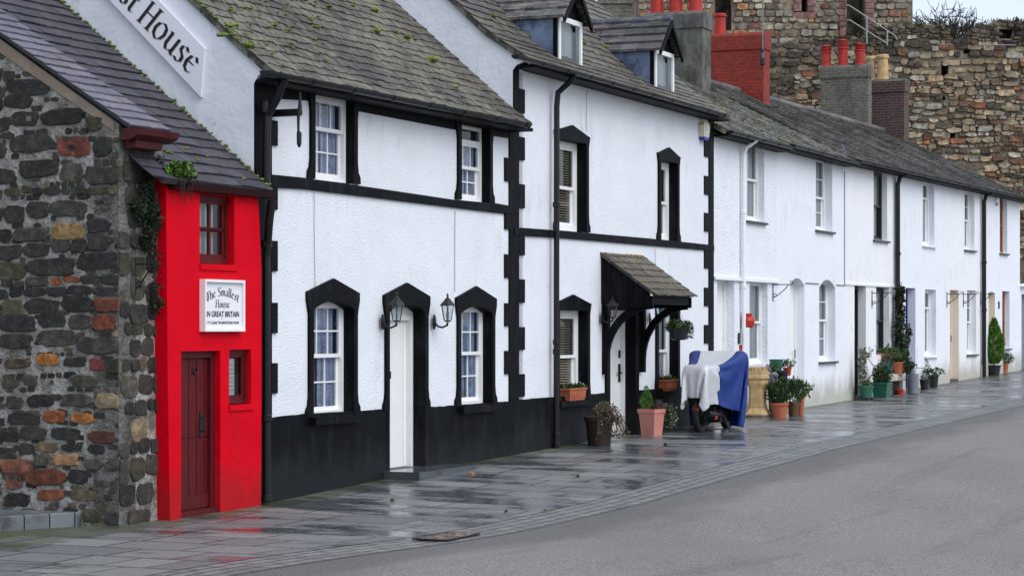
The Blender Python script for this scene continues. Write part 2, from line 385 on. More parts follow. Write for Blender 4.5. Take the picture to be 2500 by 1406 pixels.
# ground materials
def ground_mat(name, bw, bh, swap, c1, c2, joint, wet, jsize=.012, wetscale=.9, moss=True):
    m, t, b = new_mat(name)
    uv = N(t, 'ShaderNodeTexCoord').outputs['UV']
    sp = N(t, 'ShaderNodeSeparateXYZ'); t.links.new(uv, sp.inputs[0])
    cb = N(t, 'ShaderNodeCombineXYZ')
    t.links.new(sp.outputs[1 if swap else 0], cb.inputs[0]); t.links.new(sp.outputs[0 if swap else 1], cb.inputs[1])
    br = N(t, 'ShaderNodeTexBrick'); t.links.new(cb.outputs[0], br.inputs['Vector'])
    for k, v in (('Color1', (*c1, 1)), ('Color2', (*c2, 1)), ('Mortar', (*joint, 1)), ('Scale', 1.), ('Mortar Size', jsize), ('Brick Width', bw), ('Row Height', bh), ('Bias', 0.)):
        br.inputs[k].default_value = v
    br.offset_frequency = 2; br.squash = .7; br.squash_frequency = 3
    def uvn(scale, sc, d=5, r=.6):
        mp = N(t, 'ShaderNodeMapping'); mp.inputs['Scale'].default_value = sc; t.links.new(uv, mp.inputs[0]); return noise_(t, mp.outputs[0], scale, d, r)
    base = mix(t, 1., br.outputs[0], ramp(t, uvn(14, (1,1,1)), [(.3, .8), (.7, 1.2)]), 'MULTIPLY')
    mr = N(t, 'ShaderNodeMapRange'); t.links.new(sp.outputs[0], mr.inputs[0]); mr.inputs[1].default_value = -5.; mr.inputs[2].default_value = -1.5; mr.inputs[3].default_value = .09; mr.inputs[4].default_value = 0.
    wn = N(t, 'ShaderNodeMath', operation='ADD'); t.links.new(uvn(wetscale, (1.3, .45, 1), 6, .65), wn.inputs[0]); t.links.new(mr.outputs[0], wn.inputs[1])
    w = ramp(t, wn.outputs[0], [(wet-.05, 0.), (wet+.05, 1.)])   # 1 = dry
    base = mix(t, w, mix(t, 1., base, (.42,.46,.52), 'MULTIPLY'), base)
    if moss:
        dist = N(t, 'ShaderNodeMath', operation='MULTIPLY_ADD'); t.links.new(sp.outputs[1], dist.inputs[0]); dist.inputs[1].default_value = -1.3; dist.inputs[2].default_value = .95
        nm = N(t, 'ShaderNodeMath', operation='ADD'); t.links.new(dist.outputs[0], nm.inputs[0]); t.links.new(uvn(3., (1,1,1)), nm.inputs[1])
        base = mix(t, ramp(t, nm.outputs[0], [(.95, 0.), (1.3, .55)]), base, (.05,.06,.02))
    t.links.new(base, b.inputs['Base Color'])
    rr = ramp(t, uvn(6, (1,1,1), 4), [(.3, .0), (.7, .12)])
    rw = mix(t, w, (.13,.13,.13), (.5,.5,.5)); rsum = mix(t, 1., rw, rr, 'ADD')
    t.links.new(rsum, b.inputs['Roughness']); b.inputs['Specular IOR Level'].default_value = .55
    bump(t, b, br.outputs['Fac'], -.6, .006); bump(t, b, uvn(9, (1,1,1), 4), .12, .01); bump(t, b, uvn(120, (1,1,1), 2), .12, .003)
    return m
m_flag = ground_mat('wet_slate_flags', .95, .62, True, (.20,.203,.195), (.12,.123,.125), (.02,.02,.02), .50, .017)
m_sett = ground_mat('slate_setts', .34, .15, False, (.20,.20,.19), (.13,.13,.13), (.03,.03,.028), .40, .016, .7, moss=False)
mt_, t, b = new_mat('asphalt')
v = coords(t)
c = mix(t, ramp(t, noise_(t, v, 48, 4, .85), [(.38, 0.), (.62, 1.)]), (.070,.067,.063), (.300,.290,.274))
c = mix(t, ramp(t, noise_(t, coords(t, scale=(.5,.18,1), rot=(0,0,-aA)), 1.1, 6, .62), [(.35, .86), (.62, 1.05)]), (0,0,0), c)
tcu = N(t, 'ShaderNodeTexCoord'); spu = N(t, 'ShaderNodeSeparateXYZ'); t.links.new(tcu.outputs['UV'], spu.inputs[0])
ma = N(t, 'ShaderNodeMath', operation='MULTIPLY_ADD'); ma.inputs[1].default_value = -.55; ma.inputs[2].default_value = 2.75; t.links.new(spu.outputs[1], ma.inputs[0])
mb2 = N(t, 'ShaderNodeMath', operation='ADD'); t.links.new(ma.outputs[0], mb2.inputs[0]); t.links.new(noise_(t, coords(t, 'UV', scale=(.25,1,1)), 1.6, 6, .65), mb2.inputs[1])
c = mix(t, ramp(t, mb2.outputs[0], [(.62, 0.), (.95, .55)]), c, (.055,.053,.05))
c = mix(t, ramp(t, noise_(t, coords(t, 'UV', scale=(.12,1.1,1)), .9, 7, .7), [(.56, 0.), (.63, .28)]), c, (.06,.058,.055))
c2 = mix(t, 1., c, ramp(t, noise_(t, v, 220, 1), [(.66, 1.), (.75, 1.9)]), 'MULTIPLY')
t.links.new(c2, b.inputs['Base Color']); b.inputs['Roughness'].default_value = .72
bump(t, b, noise_(t, v, 90, 3), .7, .008); m_asph = mt_
m_grass = M('grass_ground', (.06,.07,.03), .95, .4, 1.)

# ---------------------------------------------------------------- generic generators
def slates(mb, x0, x1, prof, ex=.2, wd=.25, th=.012, base=(.09,.085,.10), cv=.25, tmax=None, jit=.02, lift0=.0):
    "prof: polyline [(y,z)...] up the slope from the eave; slates laid on it"
    pts = [Vector(p) for p in prof]; seg = []; tot = 0
    for a, b in zip(pts, pts[1:]): seg.append((tot, (b-a).length, a, (b-a).normalized())); tot += (b-a).length
    def at(t_):
        for s0, l, a, d in seg:
            if t_ <= s0+l or s0+l >= tot-1e-6:
                return a+d*(t_-s0), Vector((-d.y, d.x))
    def P(x, t_, h):
        p, n = at(t_); return (x, p.x+n.x*h, p.y+n.y*h)
    tm = tot if tmax is None else tmax; k = 0; t_ = 0.
    while t_ < tm-.02:
        x = x0-R(0, wd)
        e = min(ex, tm-t_)
        while x < x1-.01:
            w_ = wd*R(.8, 1.2); a = max(x, x0); b_ = min(x+w_, x1); x += w_
            if b_-a < .03: continue
            c = R(1-cv, 1+cv); col = (base[0]*c*R(.94,1.06), base[1]*c, base[2]*c*R(.94,1.06))
            j0, j1 = R(-jit, jit)*.6, R(-jit, jit)*.6; g_ = .003; h = th*R(.8, 1.5)+lift0
            tl0, tl1 = max(t_+j0, -.03), max(t_+j1, -.03); tt = min(t_+e*1.02, tot)
            p = [P(a+g_, tl0, h+th), P(b_-g_, tl1, h+th), P(b_-g_, tt, .003+lift0), P(a+g_, tt, .003+lift0),
                 P(a+g_, tl0, h-.006), P(b_-g_, tl1, h-.006)]
            mb.faces(p, [(0,1,2,3), (4,5,1,0), (4,0,3), (5,2,1)], col)
        t_ += e; k += 1
def roof_slab(mb, x0, x1, prof, th=.06):
    for (a, b) in zip(prof, prof[1:]):
        n = Vector((-(b[1]-a[1]), b[0]-a[0])).normalized()*th
        p = [(x0,a[0],a[1]),(x1,a[0],a[1]),(x1,b[0],b[1]),(x0,b[0],b[1])]
        q = [(x_, y_-n.x, z_-n.y) for x_, y_, z_ in p]
        mb.faces(p+q, [(0,1,2,3),(7,6,5,4),(0,4,5,1),(1,5,6,2),(2,6,7,3),(3,7,4,0)], (.05,.05,.05))
def rubble(mb, mp, u0, u1, v0, v1, hs=(.1,.22), asp=(1.2,3.), pal=None, mask=None, prot=.03, gap=.015, wob=.05, seed=1, small=None, colfn=None, jt=(.88,1.06)):
    rnd = random.Random(seed); v = v0
    def rr(a, b): return rnd.uniform(a, b)
    while v < v1:
        h = rr(*hs); u = u0-rr(0, .2)
        while u < u1:
            hh = h*rr(.75, 1.05)
            w = hh*rr(*asp)
            wa = noise.noise(Vector((u*.7, v*.9, seed)))*wob*2
            sm = small(u, v) if small else False
            if sm and rnd.random() < .12: u += w*.7; continue
            cu, cv = u+w/2, v+h/2+wa+rr(-.1, .1)*h; u += w
            if cu-w*.2 < u0 or cu+w*.5 > u1+.12: continue
            if mask and not mask(cu, cv, w, hh): continue
            k = .84 if sm else 1.
            a = (w/2-gap)*k; b_ = (hh/2-gap*.8)*k
            if a < .02 or b_ < .02: continue
            n = 13; r1 = []; col = rnd.choice(colfn(cu, cv) if colfn else pal); c = rr(.7, 1.3); col = (col[0]*c, col[1]*c, col[2]*c)
            ex = rr(3.2, 9); ph = rr(-.12, .12); pr = prot*rr(.5, 1.4)
            tx, ty = rr(-.25, .25), rr(-.25, .25)
            for i in range(n):
                an = 2*pi*(i+.5+rr(-.3,.3))/n; ca, sa = cos(an), sin(an)
                q = (abs(ca)**ex+abs(sa)**ex)**(-1/ex)
                q *= rr(*jt)
                x_, y_ = ca*q*a, sa*q*b_
                r1.append((x_*cos(ph)-y_*sin(ph)*.6, y_*cos(ph)+x_*sin(ph)*.4))
            pts = []
            for sc_, hh_ in ((1.03, -.012), (1., pr*.75), (.90, pr)):
                for (x_, y_) in r1:
                    ux = min(max(cu+x_*sc_, u0), u1)
                    pts.append(mp(ux, cv+y_*sc_, hh_+(pr*.45*(tx*x_/a+ty*y_/b_) if hh_ > 0 else 0)))
            pts.append(mp(min(max(cu, u0), u1), cv, pr*rr(.8, 1.1)))
            fs = []
            for i in range(n):
                j = (i+1)%n
                fs += [(i, j, n+j, n+i), (n+i, n+j, 2*n+j, 2*n+i), (2*n+i, 2*n+j, 3*n)]
            mb.faces(pts, fs, col)
        v += h
def moss_blob(mb, p, r, n=7):
    i0 = []
    for k in range(n):
        q = Vector(p)+Vector((R(-1,1)*r, R(-1,1)*r*.6, R(-.2,.3)*r)); s = r*R(.4, .8)
        mb.lathe([(s*.5, -s*.4), (s*1., -s*.1), (s*.8, s*.35), (s*.3, s*.55)], q, 6)

# windows -----------------------------------------------------------
def window(house, x0, x1, z0, z1, y, mat, cols=3, rt=2, rb=2, mid=.5, curtain=None, sill=None, name='window', fw=.05, top_light=None,
           bar=.018, label=None, sashoff=True, nets=None):
    f = MB(); d = .07
    f.box(x0, x0+fw, y, y+d, z0, z1); f.box(x1-fw, x1, y, y+d, z0, z1)
    f.box(x0+fw, x1-fw, y+.001, y+d, z1-fw, z1); f.box(x0+fw, x1-fw, y+.001, y+d, z0, z0+fw*.9)
    a, b = x0+fw, x1-fw; lo, hi = z0+fw*.9, z1-fw
    if top_light:
        zt = lo+(hi-lo)*top_light; f.box(a, b, y+.006, y+d, zt-.03, zt+.03)
    zm = lo+(hi-lo)*mid
    pane = MB(); s = .04
    def sash(z0_, z1_, yy, rows, n_):
        f.box(a, a+s, yy, yy+.035, z0_, z1_); f.box(b-s, b, yy, yy+.035, z0_, z1_)
        f.box(a+s, b-s, yy+.001, yy+.034, z1_-s*.8, z1_); f.box(a+s, b-s, yy+.001, yy+.034, z0_, z0_+s*1.1)
        ia, ib, ja, jb = a+s, b-s, z0_+s*1.1, z1_-s*.8
        for k in range(1, n_):
            xx = ia+(ib-ia)*k/n_; f.box(xx-bar/2, xx+bar/2, yy+.004, yy+.03, ja, jb)
        for k in range(1, rows):
            zz = ja+(jb-ja)*k/rows; f.box(ia, ib, yy+.006, yy+.028, zz-bar/2, zz+bar/2)
        pane.face([(ia, yy+.018, ja), (ib, yy+.018, ja), (ib, yy+.018, jb), (ia, yy+.018, jb)])
    if rb:
        sash(zm-.02, hi-(0 if not top_light else 0), y+.012, rt, cols)
        sash(lo, zm+.012, y+.012+(.04 if sashoff else 0), rb, cols)
    else: sash(lo, hi, y+.012, rt, cols)
    w = part(name, f, mat, house, label=label)
    part('pane', pane, m_glass, w)
    if curtain is not None:
        c = MB(); n_ = 40; yy = y+.11; halves = [(a+.01, a+(b-a)*.47), (a+(b-a)*.50, b-.01)] if curtain in (m_curtain,) else [(a, b)]
        if curtain is m_blind:
            k = int((hi-lo)/.036)
            for i in range(k):
                zz = lo+i*(hi-lo)/k; c.box(a, b, yy-.04, yy-.01, zz, zz+.016)
        else:
            for (p, q) in halves:
                for i in range(n_):
                    u0, u1 = p+(q-p)*i/n_, p+(q-p)*(i+1)/n_
                    g0, g1 = .02*sin(u0*70)+.012*sin(u0*31), .02*sin(u1*70)+.012*sin(u1*31)
                    c.face([(u0, yy+g0, lo), (u1, yy+g1, lo), (u1, yy+g1, hi), (u0, yy+g0, hi)])
        part('blind' if curtain is m_blind else 'curtain', c, curtain, w)
    if sill is not None:
        sm, sx, sy, sh = sill; c = MB()
        c.prism([(x0-sx, z0-sh), (x1+sx, z0-sh), (x1+sx, z0-.012), (x0-sx, z0-.012)], -sy, y+.02); part('sill', c, sm, w)
    return w
def arch(x0, x1, zs, zc, n=8):
    "points from right spring over the crown to the left spring"
    if zc-zs < .005: return [(x1, zc), (x0, zc)]
    h = zc-zs; c = (x1-x0)/2; r = (c*c+h*h)/(2*h); cx = (x0+x1)/2; a = math.asin(min(1, c/r))
    return [(cx+r*sin(a-2*a*i/n), zc-r+r*cos(a-2*a*i/n)) for i in range(n+1)]
def surround(house, x0, x1, z0, zs, zc, dep, jw=.09, e=.05, hz=None, pk=.16, fl=.07, proud=.035, name='surround', mat=None, ztop=None):
    m = MB(); hz = hz if hz is not None else zs-.05
    if ztop is None: ht = zc+.10; head = [(x1+jw, hz), (x1+jw+e, hz+.16), (x1+jw+e, ht), ((x0+x1)/2, ht+pk), (x0-jw-e, ht), (x0-jw-e, hz+.16), (x0-jw, hz)]
    else:
        head = [(x1+jw, ztop-.26), (x1+jw+.02, ztop-.15), (x1+jw+fl*.8, ztop-.12), (x1+jw+fl, ztop), (x0-jw-fl, ztop), (x0-jw-fl*.8, ztop-.12), (x0-jw-.02, ztop-.15), (x0-jw, ztop-.26)]
    poly = [(x1, z0), (x1+jw+fl, z0), (x1+jw+fl*.9, z0+.08), (x1+jw+.02, z0+.13), (x1+jw, z0+.24)]+head+[(x0-jw, z0+.24), (x0-jw-.02, z0+.13), (x0-jw-fl*.9, z0+.08), (x0-jw-fl, z0), (x0, z0)]
    poly += arch(x0, x1, zs, zc)[::-1]
    m.prism(poly, -proud, dep)
    return part(name, m, mat or m_black, house)
def rect(a, b, c, d): return [(a, c), (b, c), (b, d), (a, d)]
def gutter(house, x0, x1, y, z, r=.055, mat=None, name='gutter'):
    m = MB(); n = 8
    for i in range(n):
        a0, a1 = pi+pi*i/n, pi+pi*(i+1)/n
        p = [(x0, y+r*cos(a0), z+r*sin(a0)), (x1, y+r*cos(a0), z+r*sin(a0)), (x1, y+r*cos(a1), z+r*sin(a1)), (x0, y+r*cos(a1), z+r*sin(a1))]
        m.face(p); m.face([(q[0], y+(q[1]-y)*.88, z+(q[2]-z)*.88) for q in p][::-1])
    for x_ in (x0, x1-.004):
        m.face([(x_, y+r*cos(pi+pi*i/n), z+r*sin(pi+pi*i/n)) for i in range(n+1)])
    k = max(1, int((x1-x0)/.9))
    for i in range(k+1):
        xx = x0+.03+(x1-x0-.06)*i/k; R_ = r*1.13
        for j in range(n):
            a0, a1 = pi+pi*j/n, pi+pi*(j+1)/n
            m.face([(xx-.03, y+R_*cos(a0), z+R_*sin(a0)), (xx+.03, y+R_*cos(a0), z+R_*sin(a0)), (xx+.03, y+R_*cos(a1), z+R_*sin(a1)), (xx-.03, y+R_*cos(a1), z+R_*sin(a1))])
            for q_ in (xx-.03, xx+.03): m.face([(q_, y+R_*cos(a0), z+R_*sin(a0)), (q_, y+R_*cos(a1), z+R_*sin(a1)), (q_, y+r*cos(a1), z+r*sin(a1)), (q_, y+r*cos(a0), z+r*sin(a0))])
    return part(name, m, mat or m_blackgloss, house)
def downpipe(house, pts, r=.04, mat=None, collars=(), name='downpipe'):
    m = MB(); m.tube(pts, r, 12)
    for (x, y, z) in collars: m.tube([(x, y, z-.04), (x, y, z-.03), (x, y, z+.03), (x, y, z+.04)], [r*1.05, r*1.3, r*1.3, r*1.05], 12)
    return part(name, m, mat or m_blackgloss, house, smooth=False)
def house_box(m, x0, x1, dep, z0, zt, y0=.0):
    "side and back walls"
    m.box(x0, x1, dep-.2, dep, z0, zt)
def leaves(mb, c, rad, n, size, pal, up=.4, shell=.5, asp=.5, mode='ell'):
    c = Vector(c)
    for _ in range(n):
        while True:
            q = Vector((R(-1,1), R(-1,1), R(-1,1)))
            if q.length <= 1 and (q.length > shell or R(0,1) < .35): break
        k = .55+.45*noise.noise(Vector((q.x*2.3+c.x, q.y*2.3, q.z*2.3)))
        if k < .42 and R(0,1) < .7: continue
        p = c+Vector((q.x*rad[0], q.y*rad[1], q.z*rad[2]))
        col = random.choice(pal); s = R(.6, 1.35)
        mb.leaf(p, size*R(.6, 1.3), (col[0]*s, col[1]*s, col[2]*s), up, asp)
G1 = [(.035,.09,.015), (.05,.12,.02), (.02,.05,.012), (.08,.14,.03)]
GB = [(.10,.26,.015), (.07,.18,.015), (.14,.32,.03), (.04,.10,.01)]
GD = [(.012,.025,.010), (.02,.035,.012), (.008,.015,.006)]

# ================================================================ STONE BUILDING (left)
NS = -.05    # stone front plane is 5 cm behind the cottage plane
xs0 = FA.X(290, .05); 
st = thing('stone_building', 'rough rubble stone building with sloping slate roof, left of the red cottage', 'building', FA, xs0)
y_e, z_e = -.12, FA.Z(285, 303, -.12)            # eave
xr1 = FA.X(435, -.20)
rkS = .64
xr0_s = FA.X(412, -.10)+.12
yb = 3.4
zc_ = FA.Z(385, 380, .05)
zb = -.25
m = MB(); zw = z_e-.14
m.prism(rect(xs0, xr0_s, zb, zw+.03), .05, .35)
part('front_wall', m, m_mortar, st)
gm = lambda u, v, a: (a, -u, v)
m = MB(); topz = lambda y: z_e-.08+(y-y_e)*rkS
m.prism([(-yb, zb), (-.05, zb), (-.05, zw), (-.05, topz(.05)), (-yb, topz(yb))], xs0, xs0+.3, mp=gm)
part('gable_wall', m, m_mortar, st)
palS = [(.042,.039,.034)]*6+[(.028,.027,.025)]*5+[(.058,.052,.042)]*3+[(.055,.050,.033)]*2+[(.08,.03,.026), (.30,.09,.03), (.24,.15,.08)]
palS0 = palS[:-3]+palS[:-3]+[(.09,.035,.025), (.14,.10,.055), (.10,.08,.05), (.17,.13,.08)]
HERO = [(270,770,40,(.12,.035,.02)),(300,770,30,(.20,.12,.065)),(205,1028,30,(.26,.10,.03)),(345,1090,35,(.28,.25,.20)),(365,1095,20,(.30,.12,.035)),(113,820,25,(.16,.02,.015)),(18,405,30,(.22,.06,.025)),(125,1030,25,(.20,.06,.025)),(75,650,35,(.20,.11,.05)),
 (190,342,22,(.12,.035,.025)),(285,370,35,(.07,.03,.024)),(232,900,22,(.12,.03,.03)),(150,570,22,(.22,.14,.06)),(155,685,25,(.18,.06,.03)),(120,860,30,(.30,.12,.03)),(130,1195,45,(.15,.05,.025)),(50,1150,35,(.15,.06,.04)),(120,1170,30,(.35,.25,.14)),(90,1020,25,(.28,.16,.07)),(330,1200,30,(.30,.28,.26)),(150,1120,30,(.28,.16,.08)),(30,860,30,(.28,.14,.05))]
def hero(u, v):
    P = FA.w(xs0, -u, v); px = CX+P.x/P.y*F; py = HY-(P.z-CZ)/P.y*F
    for hx, hy, hr, hc in HERO:
        if abs(px-hx) < hr*.85 and abs(py-hy) < hr*.75: return [hc]
    return palS0
m = MB()
def smalls(u, v): return v < 1.7+.5*noise.noise(Vector((u, v, 3))) and noise.noise(Vector((u*.8, v*.8, 9))) > -.2 and u < -.4
rubble(m, lambda u, v, h: (xs0-h, -u, v), -yb, -.05, 0., 7., (.10,.235), (1.2,3.1), palS,
       lambda u, v, w, h: v+h*.5+abs(w)*.3 < topz(-u)-.02, .016, .009, .08, 5, smalls, hero, (.86, 1.10))
rubble(m, lambda u, v, h: (xs0-h-.001, -u, v), -yb, -.05, 0., 7., (.05,.09), (.9,2.4), palS0+[(.17,.14,.10)]*3, lambda u, v, w, h: v+h*.5+abs(w)*.3 < topz(-u)-.04 and noise.noise(Vector((u*9, v*9, 1))) > .05, .006, .006, .05, 6, None, None, (.8, 1.1))
part('gable_stonework', m, m_stone, st)
m = MB()
rubble(m, lambda u, v, h: (u, .05-h, v), xs0, xr0_s-.06, 0., zw-.05, (.14,.28), (.9,1.6), palS0+[(.20,.12,.06)], lambda u, v, w, h: u+w*.3 < xr0_s, .02, .008, .03, 11, None, None, (.90, 1.10))
part('front_stonework', m, m_stone, st)
m = MB(); m.prism([(-yb, topz(yb)-.19), (-.10, topz(.10)-.10), (-.10, topz(.10)-.0), (-yb, topz(yb)-.0)], xs0-.012, xs0+.05, mp=gm)
part('verge_render', m, m_sand, st)
prof = [(y_e, z_e), (yb, z_e+(yb-y_e)*rkS)]
m = MB(); roof_slab(m, xs0-.04, xr1-.02, prof, .03); roof = part('roof', m, m_slateL, st)
m = MB(); slates(m, xs0-.06, xr1, prof, .17, .27, .010, (.145,.138,.17), .16); part('slates', m, m_slateL, roof)
m = MB()
m.prism([(.02, z_e-.02), (.22, z_e-.02), (.20, z_e-.08), (.10, z_e-.13), (-.0, z_e-.13)], xs0-.04, xr1+.0, mp=gm)
m.prism([(-.02, z_e-.13), (.11, z_e-.13), (.10, z_e-.20), (-.02, z_e-.21)], xs0+.06, xr1-.14, mp=gm)
part('gutter', m, M('maroon_gutter_paint', (.075,.009,.011), .5, .35, 8., spec=.25), st)

# ================================================================ RED COTTAGE
YR = -.10
xr0 = FA.X(412, YR); xrE = 0.0-.01
rc = thing('red_cottage', 'tiny bright red cottage with dark red door, smallest house of the row', 'house', FA, xr0)
zE = FA.Z(520, 452, YR-.08)
zt = zE-.05
dl, dr_ = FA.X(442, YR), FA.X(538, YR)
wl, wr_ = FA.X(559.5, YR), FA.X(613, YR)
ul, ur_ = FA.X(488, YR), FA.X(572, YR)
h_door = rect(dl, dr_, -.1, FA.Z(480, 857, YR)); h_win = rect(wl, wr_, FA.Z(585, 990, YR), FA.Z(585, 853, YR)); h_up = rect(ul, ur_, FA.Z(527, 648, YR), zt-.04)
m = MB(); dpd = .125
outl = [(xr0+.03, zb), (xrE-.012, zb), (xrE, 1.2), (xrE-.0, 2.6), (xrE-.07, zt), (xr0-.05, zt), (xr0-.02, 1.5)]
m.wallfront(outl, [h_door, h_win, h_up], YR, .3, YR+dpd)
m.box(xr0-.02, xr0+.06, YR+.02, YR+.2, zt-.02, zt+.17)
wall = part('wall', m, m_red, rc)
m = MB(); m.box(dl, dr_, YR+dpd-.01, YR+dpd+.03, zb, h_door[2][1])
for k in range(5):
    xx = dl+(dr_-dl)*(k+.0)/5; m.box(xx+.006, xx+(dr_-dl)/5-.006, YR+dpd-.022, YR+dpd-.011, .08, FA.Z(480, 1070, YR)-.01); m.box(xx+.006, xx+(dr_-dl)/5-.006, YR+dpd-.022, YR+dpd-.011, FA.Z(480, 1070, YR)+.01, h_door[2][1]-.05)
m.box(dr_-.09, dr_, YR+dpd-.06, YR+dpd-.012, zb, h_door[2][1]); m.box(dl, dr_-.09, YR+dpd-.06, YR+dpd-.012, h_door[2][1]-.07, h_door[2][1])
door = part('door', m, m_maroon, rc)
m = MB(); gzr = FA.gz(dl)
m.box(dl+.02, dr_-.09, YR+dpd-.035, YR+dpd-.0225, gzr+.08, gzr+.22); m.box(dl, dr_, YR+dpd-.10, YR+dpd-.0, gzr-.1, gzr+.07); part('weatherboard', m, m_maroon, door)
m = MB(); xx = dr_-.22
pts = [(xx, YR+dpd-.03, 1.05), (xx, YR+dpd-.07, 1.03), (xx, YR+dpd-.07, .92), (xx, YR+dpd-.03, .90)]; m.tube(pts, .009, 6)
m.box(xx-.03, xx+.03, YR+dpd-.03, YR+dpd-.022, .85, 1.1); part('handle', m, m_iron, door)
m = MB(); kx, kz = FA.L(455, 905, YR+dpd); kx += .12
m.tube([(kx+.035*sin(a*pi/6), YR+dpd-.035, kz+.035*cos(a*pi/6)) for a in range(13)], .007, 6); part('knocker', m, m_iron, door)
w = window(rc, ul, ur_, h_up[0][1]+.02, h_up[2][1], YR+.075, m_maroon, 2, 1, 1, .5, None, None, fw=.06, bar=.04, sashoff=False)
m = MB(); yy = YR+.19
for (p, q, zz0, zz1) in [(ul+.1, ul+.34, h_up[0][1]+.05, h_up[2][1]-.05), (ur_-.36, ur_-.1, h_up[0][1]+.05, h_up[2][1]-.05)]:
    for i in range(20):
        u0, u1 = p+(q-p)*i/20, p+(q-p)*(i+1)/20
        m.face([(u0, yy+.015*sin(u0*80), zz0), (u1, yy+.015*sin(u1*80), zz0), (u1, yy+.015*sin(u1*80), zz1), (u0, yy+.015*sin(u0*80), zz1)])
part('curtain', m, m_net, w)
w = window(rc, wl, wr_, h_win[0][1]+.02, h_win[2][1], YR+.05, m_maroon, 1, 1, 0, .5, None, None, fw=.05)
m = MB(); cz = h_win[0][1]
m.box(wl+.10, wl+.27, YR+.10, YR+.104, cz+.11, cz+.50); n0 = len(m.v)
part('notice', m, m_paper, w)
m = MB()
for k in range(7): m.box(wl+.13, wl+.25, YR+.097, YR+.099, cz+.16+k*.045, cz+.164+k*.045)
part('notice_lines', m, m_ink, w)
m = MB(); m.box(ul-.01, ur_+.05, YR-.02, YR+.07, h_up[0][1]-.05, h_up[0][1]+.012); part('window_ledge', m, m_red, rc); m = MB(); m.box(wl-.01, wr_+.04, YR-.02, YR+.045, h_win[0][1]-.05, h_win[0][1]+.012)
part('window_ledge', m, m_red, rc)
rkR = .80
profR = [(YR-.14, zE), (3.6, zE+(3.6-YR+.14)*rkR)]
m = MB(); roof_slab(m, xr0-.3, xrE-.015, profR, .05); roof = part('roof', m, m_slateS, rc)
m = MB(); slates(m, xr0-.5, xrE-.012, profR, .175, .25, .011, (.062,.057,.072), .22); part('slates', m, m_slateS, roof)
m = MB()
for k in range(70):
    t_ = k/70*4.2; yy = profR[0][0]+t_; zz = profR[0][1]+t_*rkR
    moss_blob(m, (xrE-.03, yy, zz+.02), .035, 3)
for (px, py) in [(595, 440), (460, 405), (480, 395), (450, 365), (410, 375), (500, 385), (430, 400), (300, 245), (320, 278), (190, 210)]:
    # points on the slate plane
    r = ray(px, py); n_ = FA.b*(-rkR)+Vector((0,0,1)); Q = FA.w(0, profR[0][0], profR[0][1]); tt = (Q-Vector((0,0,CZ))).dot(n_)/r.dot(n_); P = Vector((0,0,CZ))+r*tt
    moss_blob(m, ((P-FA.O).dot(FA.d), (P-FA.O).dot(FA.b), P.z+.012), .04, 4)
part('moss', m, m_moss, roof)
m = MB(); m.prism([(-(YR-.01), zE-.085), (-(YR-.10), zE-.075), (-(YR-.14), zE-.01), (-(YR-.01), zE-.01)], xr0-.02, xrE+.10, mp=gm); part('gutter', m, m_maroondark, rc)
m = MB(); m.box(xr0, xrE-.02, 3.4, 3.6, zb, 4.5); part('back_wall', m, m_mortar, rc)

# ================================================================ BLACK AND WHITE COTTAGE (A)
ca = thing('black_and_white_cottage', 'white roughcast cottage with black trim, lichened slate roof and plain white door', 'house', FA, 0)
xe = FA.X(1252)
zE1 = FA.Z(900, 226, -.24)
def pxr(fr, l, r, t_, b_, ml=None):
    c = (l+r)/2 if ml is None else ml
    return fr.X(l), fr.X(r), fr.Z(c, b_), fr.Z(c, t_)
W1 = pxr(FA, 760, 859, 735, 1012); W2 = pxr(FA, 1121, 1197, 747, 987); DO = pxr(FA, 946, 1033, 742, 1120)
U1 = pxr(FA, 764, 859, 236, 441); U2 = pxr(FA, 1122, 1191, 308, 490)
gd = FA.gz(DO[0])+.10
m = MB()
hs = [rect(o[0]-.01, o[1]+.01, o[2]-.02, o[3]+.01) for o in (W1, W2, U1, U2)]+[rect(DO[0]-.01, DO[1]+.01, -.2, DO[3]+.01)]
m.wallfront([(.0, zb), (xe, zb), (xe, zE1-.02), (.0, zE1-.02)], hs, 0, .4, .3)
part('wall', m, m_render, ca)
rk1 = .86
m = MB(); tz = lambda y: zE1+.0+(y+.24)*rk1
m.prism([(-6.6, zb), (.0, zb), (.0, zE1-.10), (.05, zE1-.02), (.12, zE1+.02), (-.5, tz(.5)-.05), (-3.3, tz(3.3)-.03), (-6.6, zE1)], -.001, .35, mp=gm)
part('gable_wall', m, m_gable, ca)
m = MB(); m.box(.35, xe, 6.3, 6.6, zb, zE1); m.prism([(-6.6, zb), (-.4, zb), (-.4, tz(.3)-.1), (-3.3, tz(3.3)-.1), (-6.6, zE1)], xe-.2, xe-.01, mp=gm)
part('back_wall', m, m_render, ca)
prof1 = [(-.30, zE1), (.10, zE1+.30), (3.3, zE1+.30+3.2*rk1*1.02)]
m = MB(); roof_slab(m, -.03, xe-.01, prof1, .07)
roof_slab(m, -.03, xe-.01, [(6.9, zE1), (3.3, prof1[-1][1])][::-1], .07); roof = part('roof', m, m_slate1, ca)
m = MB(); slates(m, -.05, xe-.012, prof1, .175, .25, .008, (.060,.052,.045), .42, jit=.06); part('slates', m, m_slate1, roof)
m = MB()
def roof_pt(fr, prof, px, py, x_l=None):
    (y0, z0), (y1, z1) = prof[-2], prof[-1]; k = (z1-z0)/(y1-y0)
    r = ray(px, py); n_ = fr.b*(-k)+Vector((0,0,1)); Q = fr.w(0, y0, z0); C = Vector((0,0,CZ)); tt = (Q-C).dot(n_)/r.dot(n_); P = C+r*tt
    return ((P-fr.O).dot(fr.d), (P-fr.O).dot(fr.b), P.z+.035)
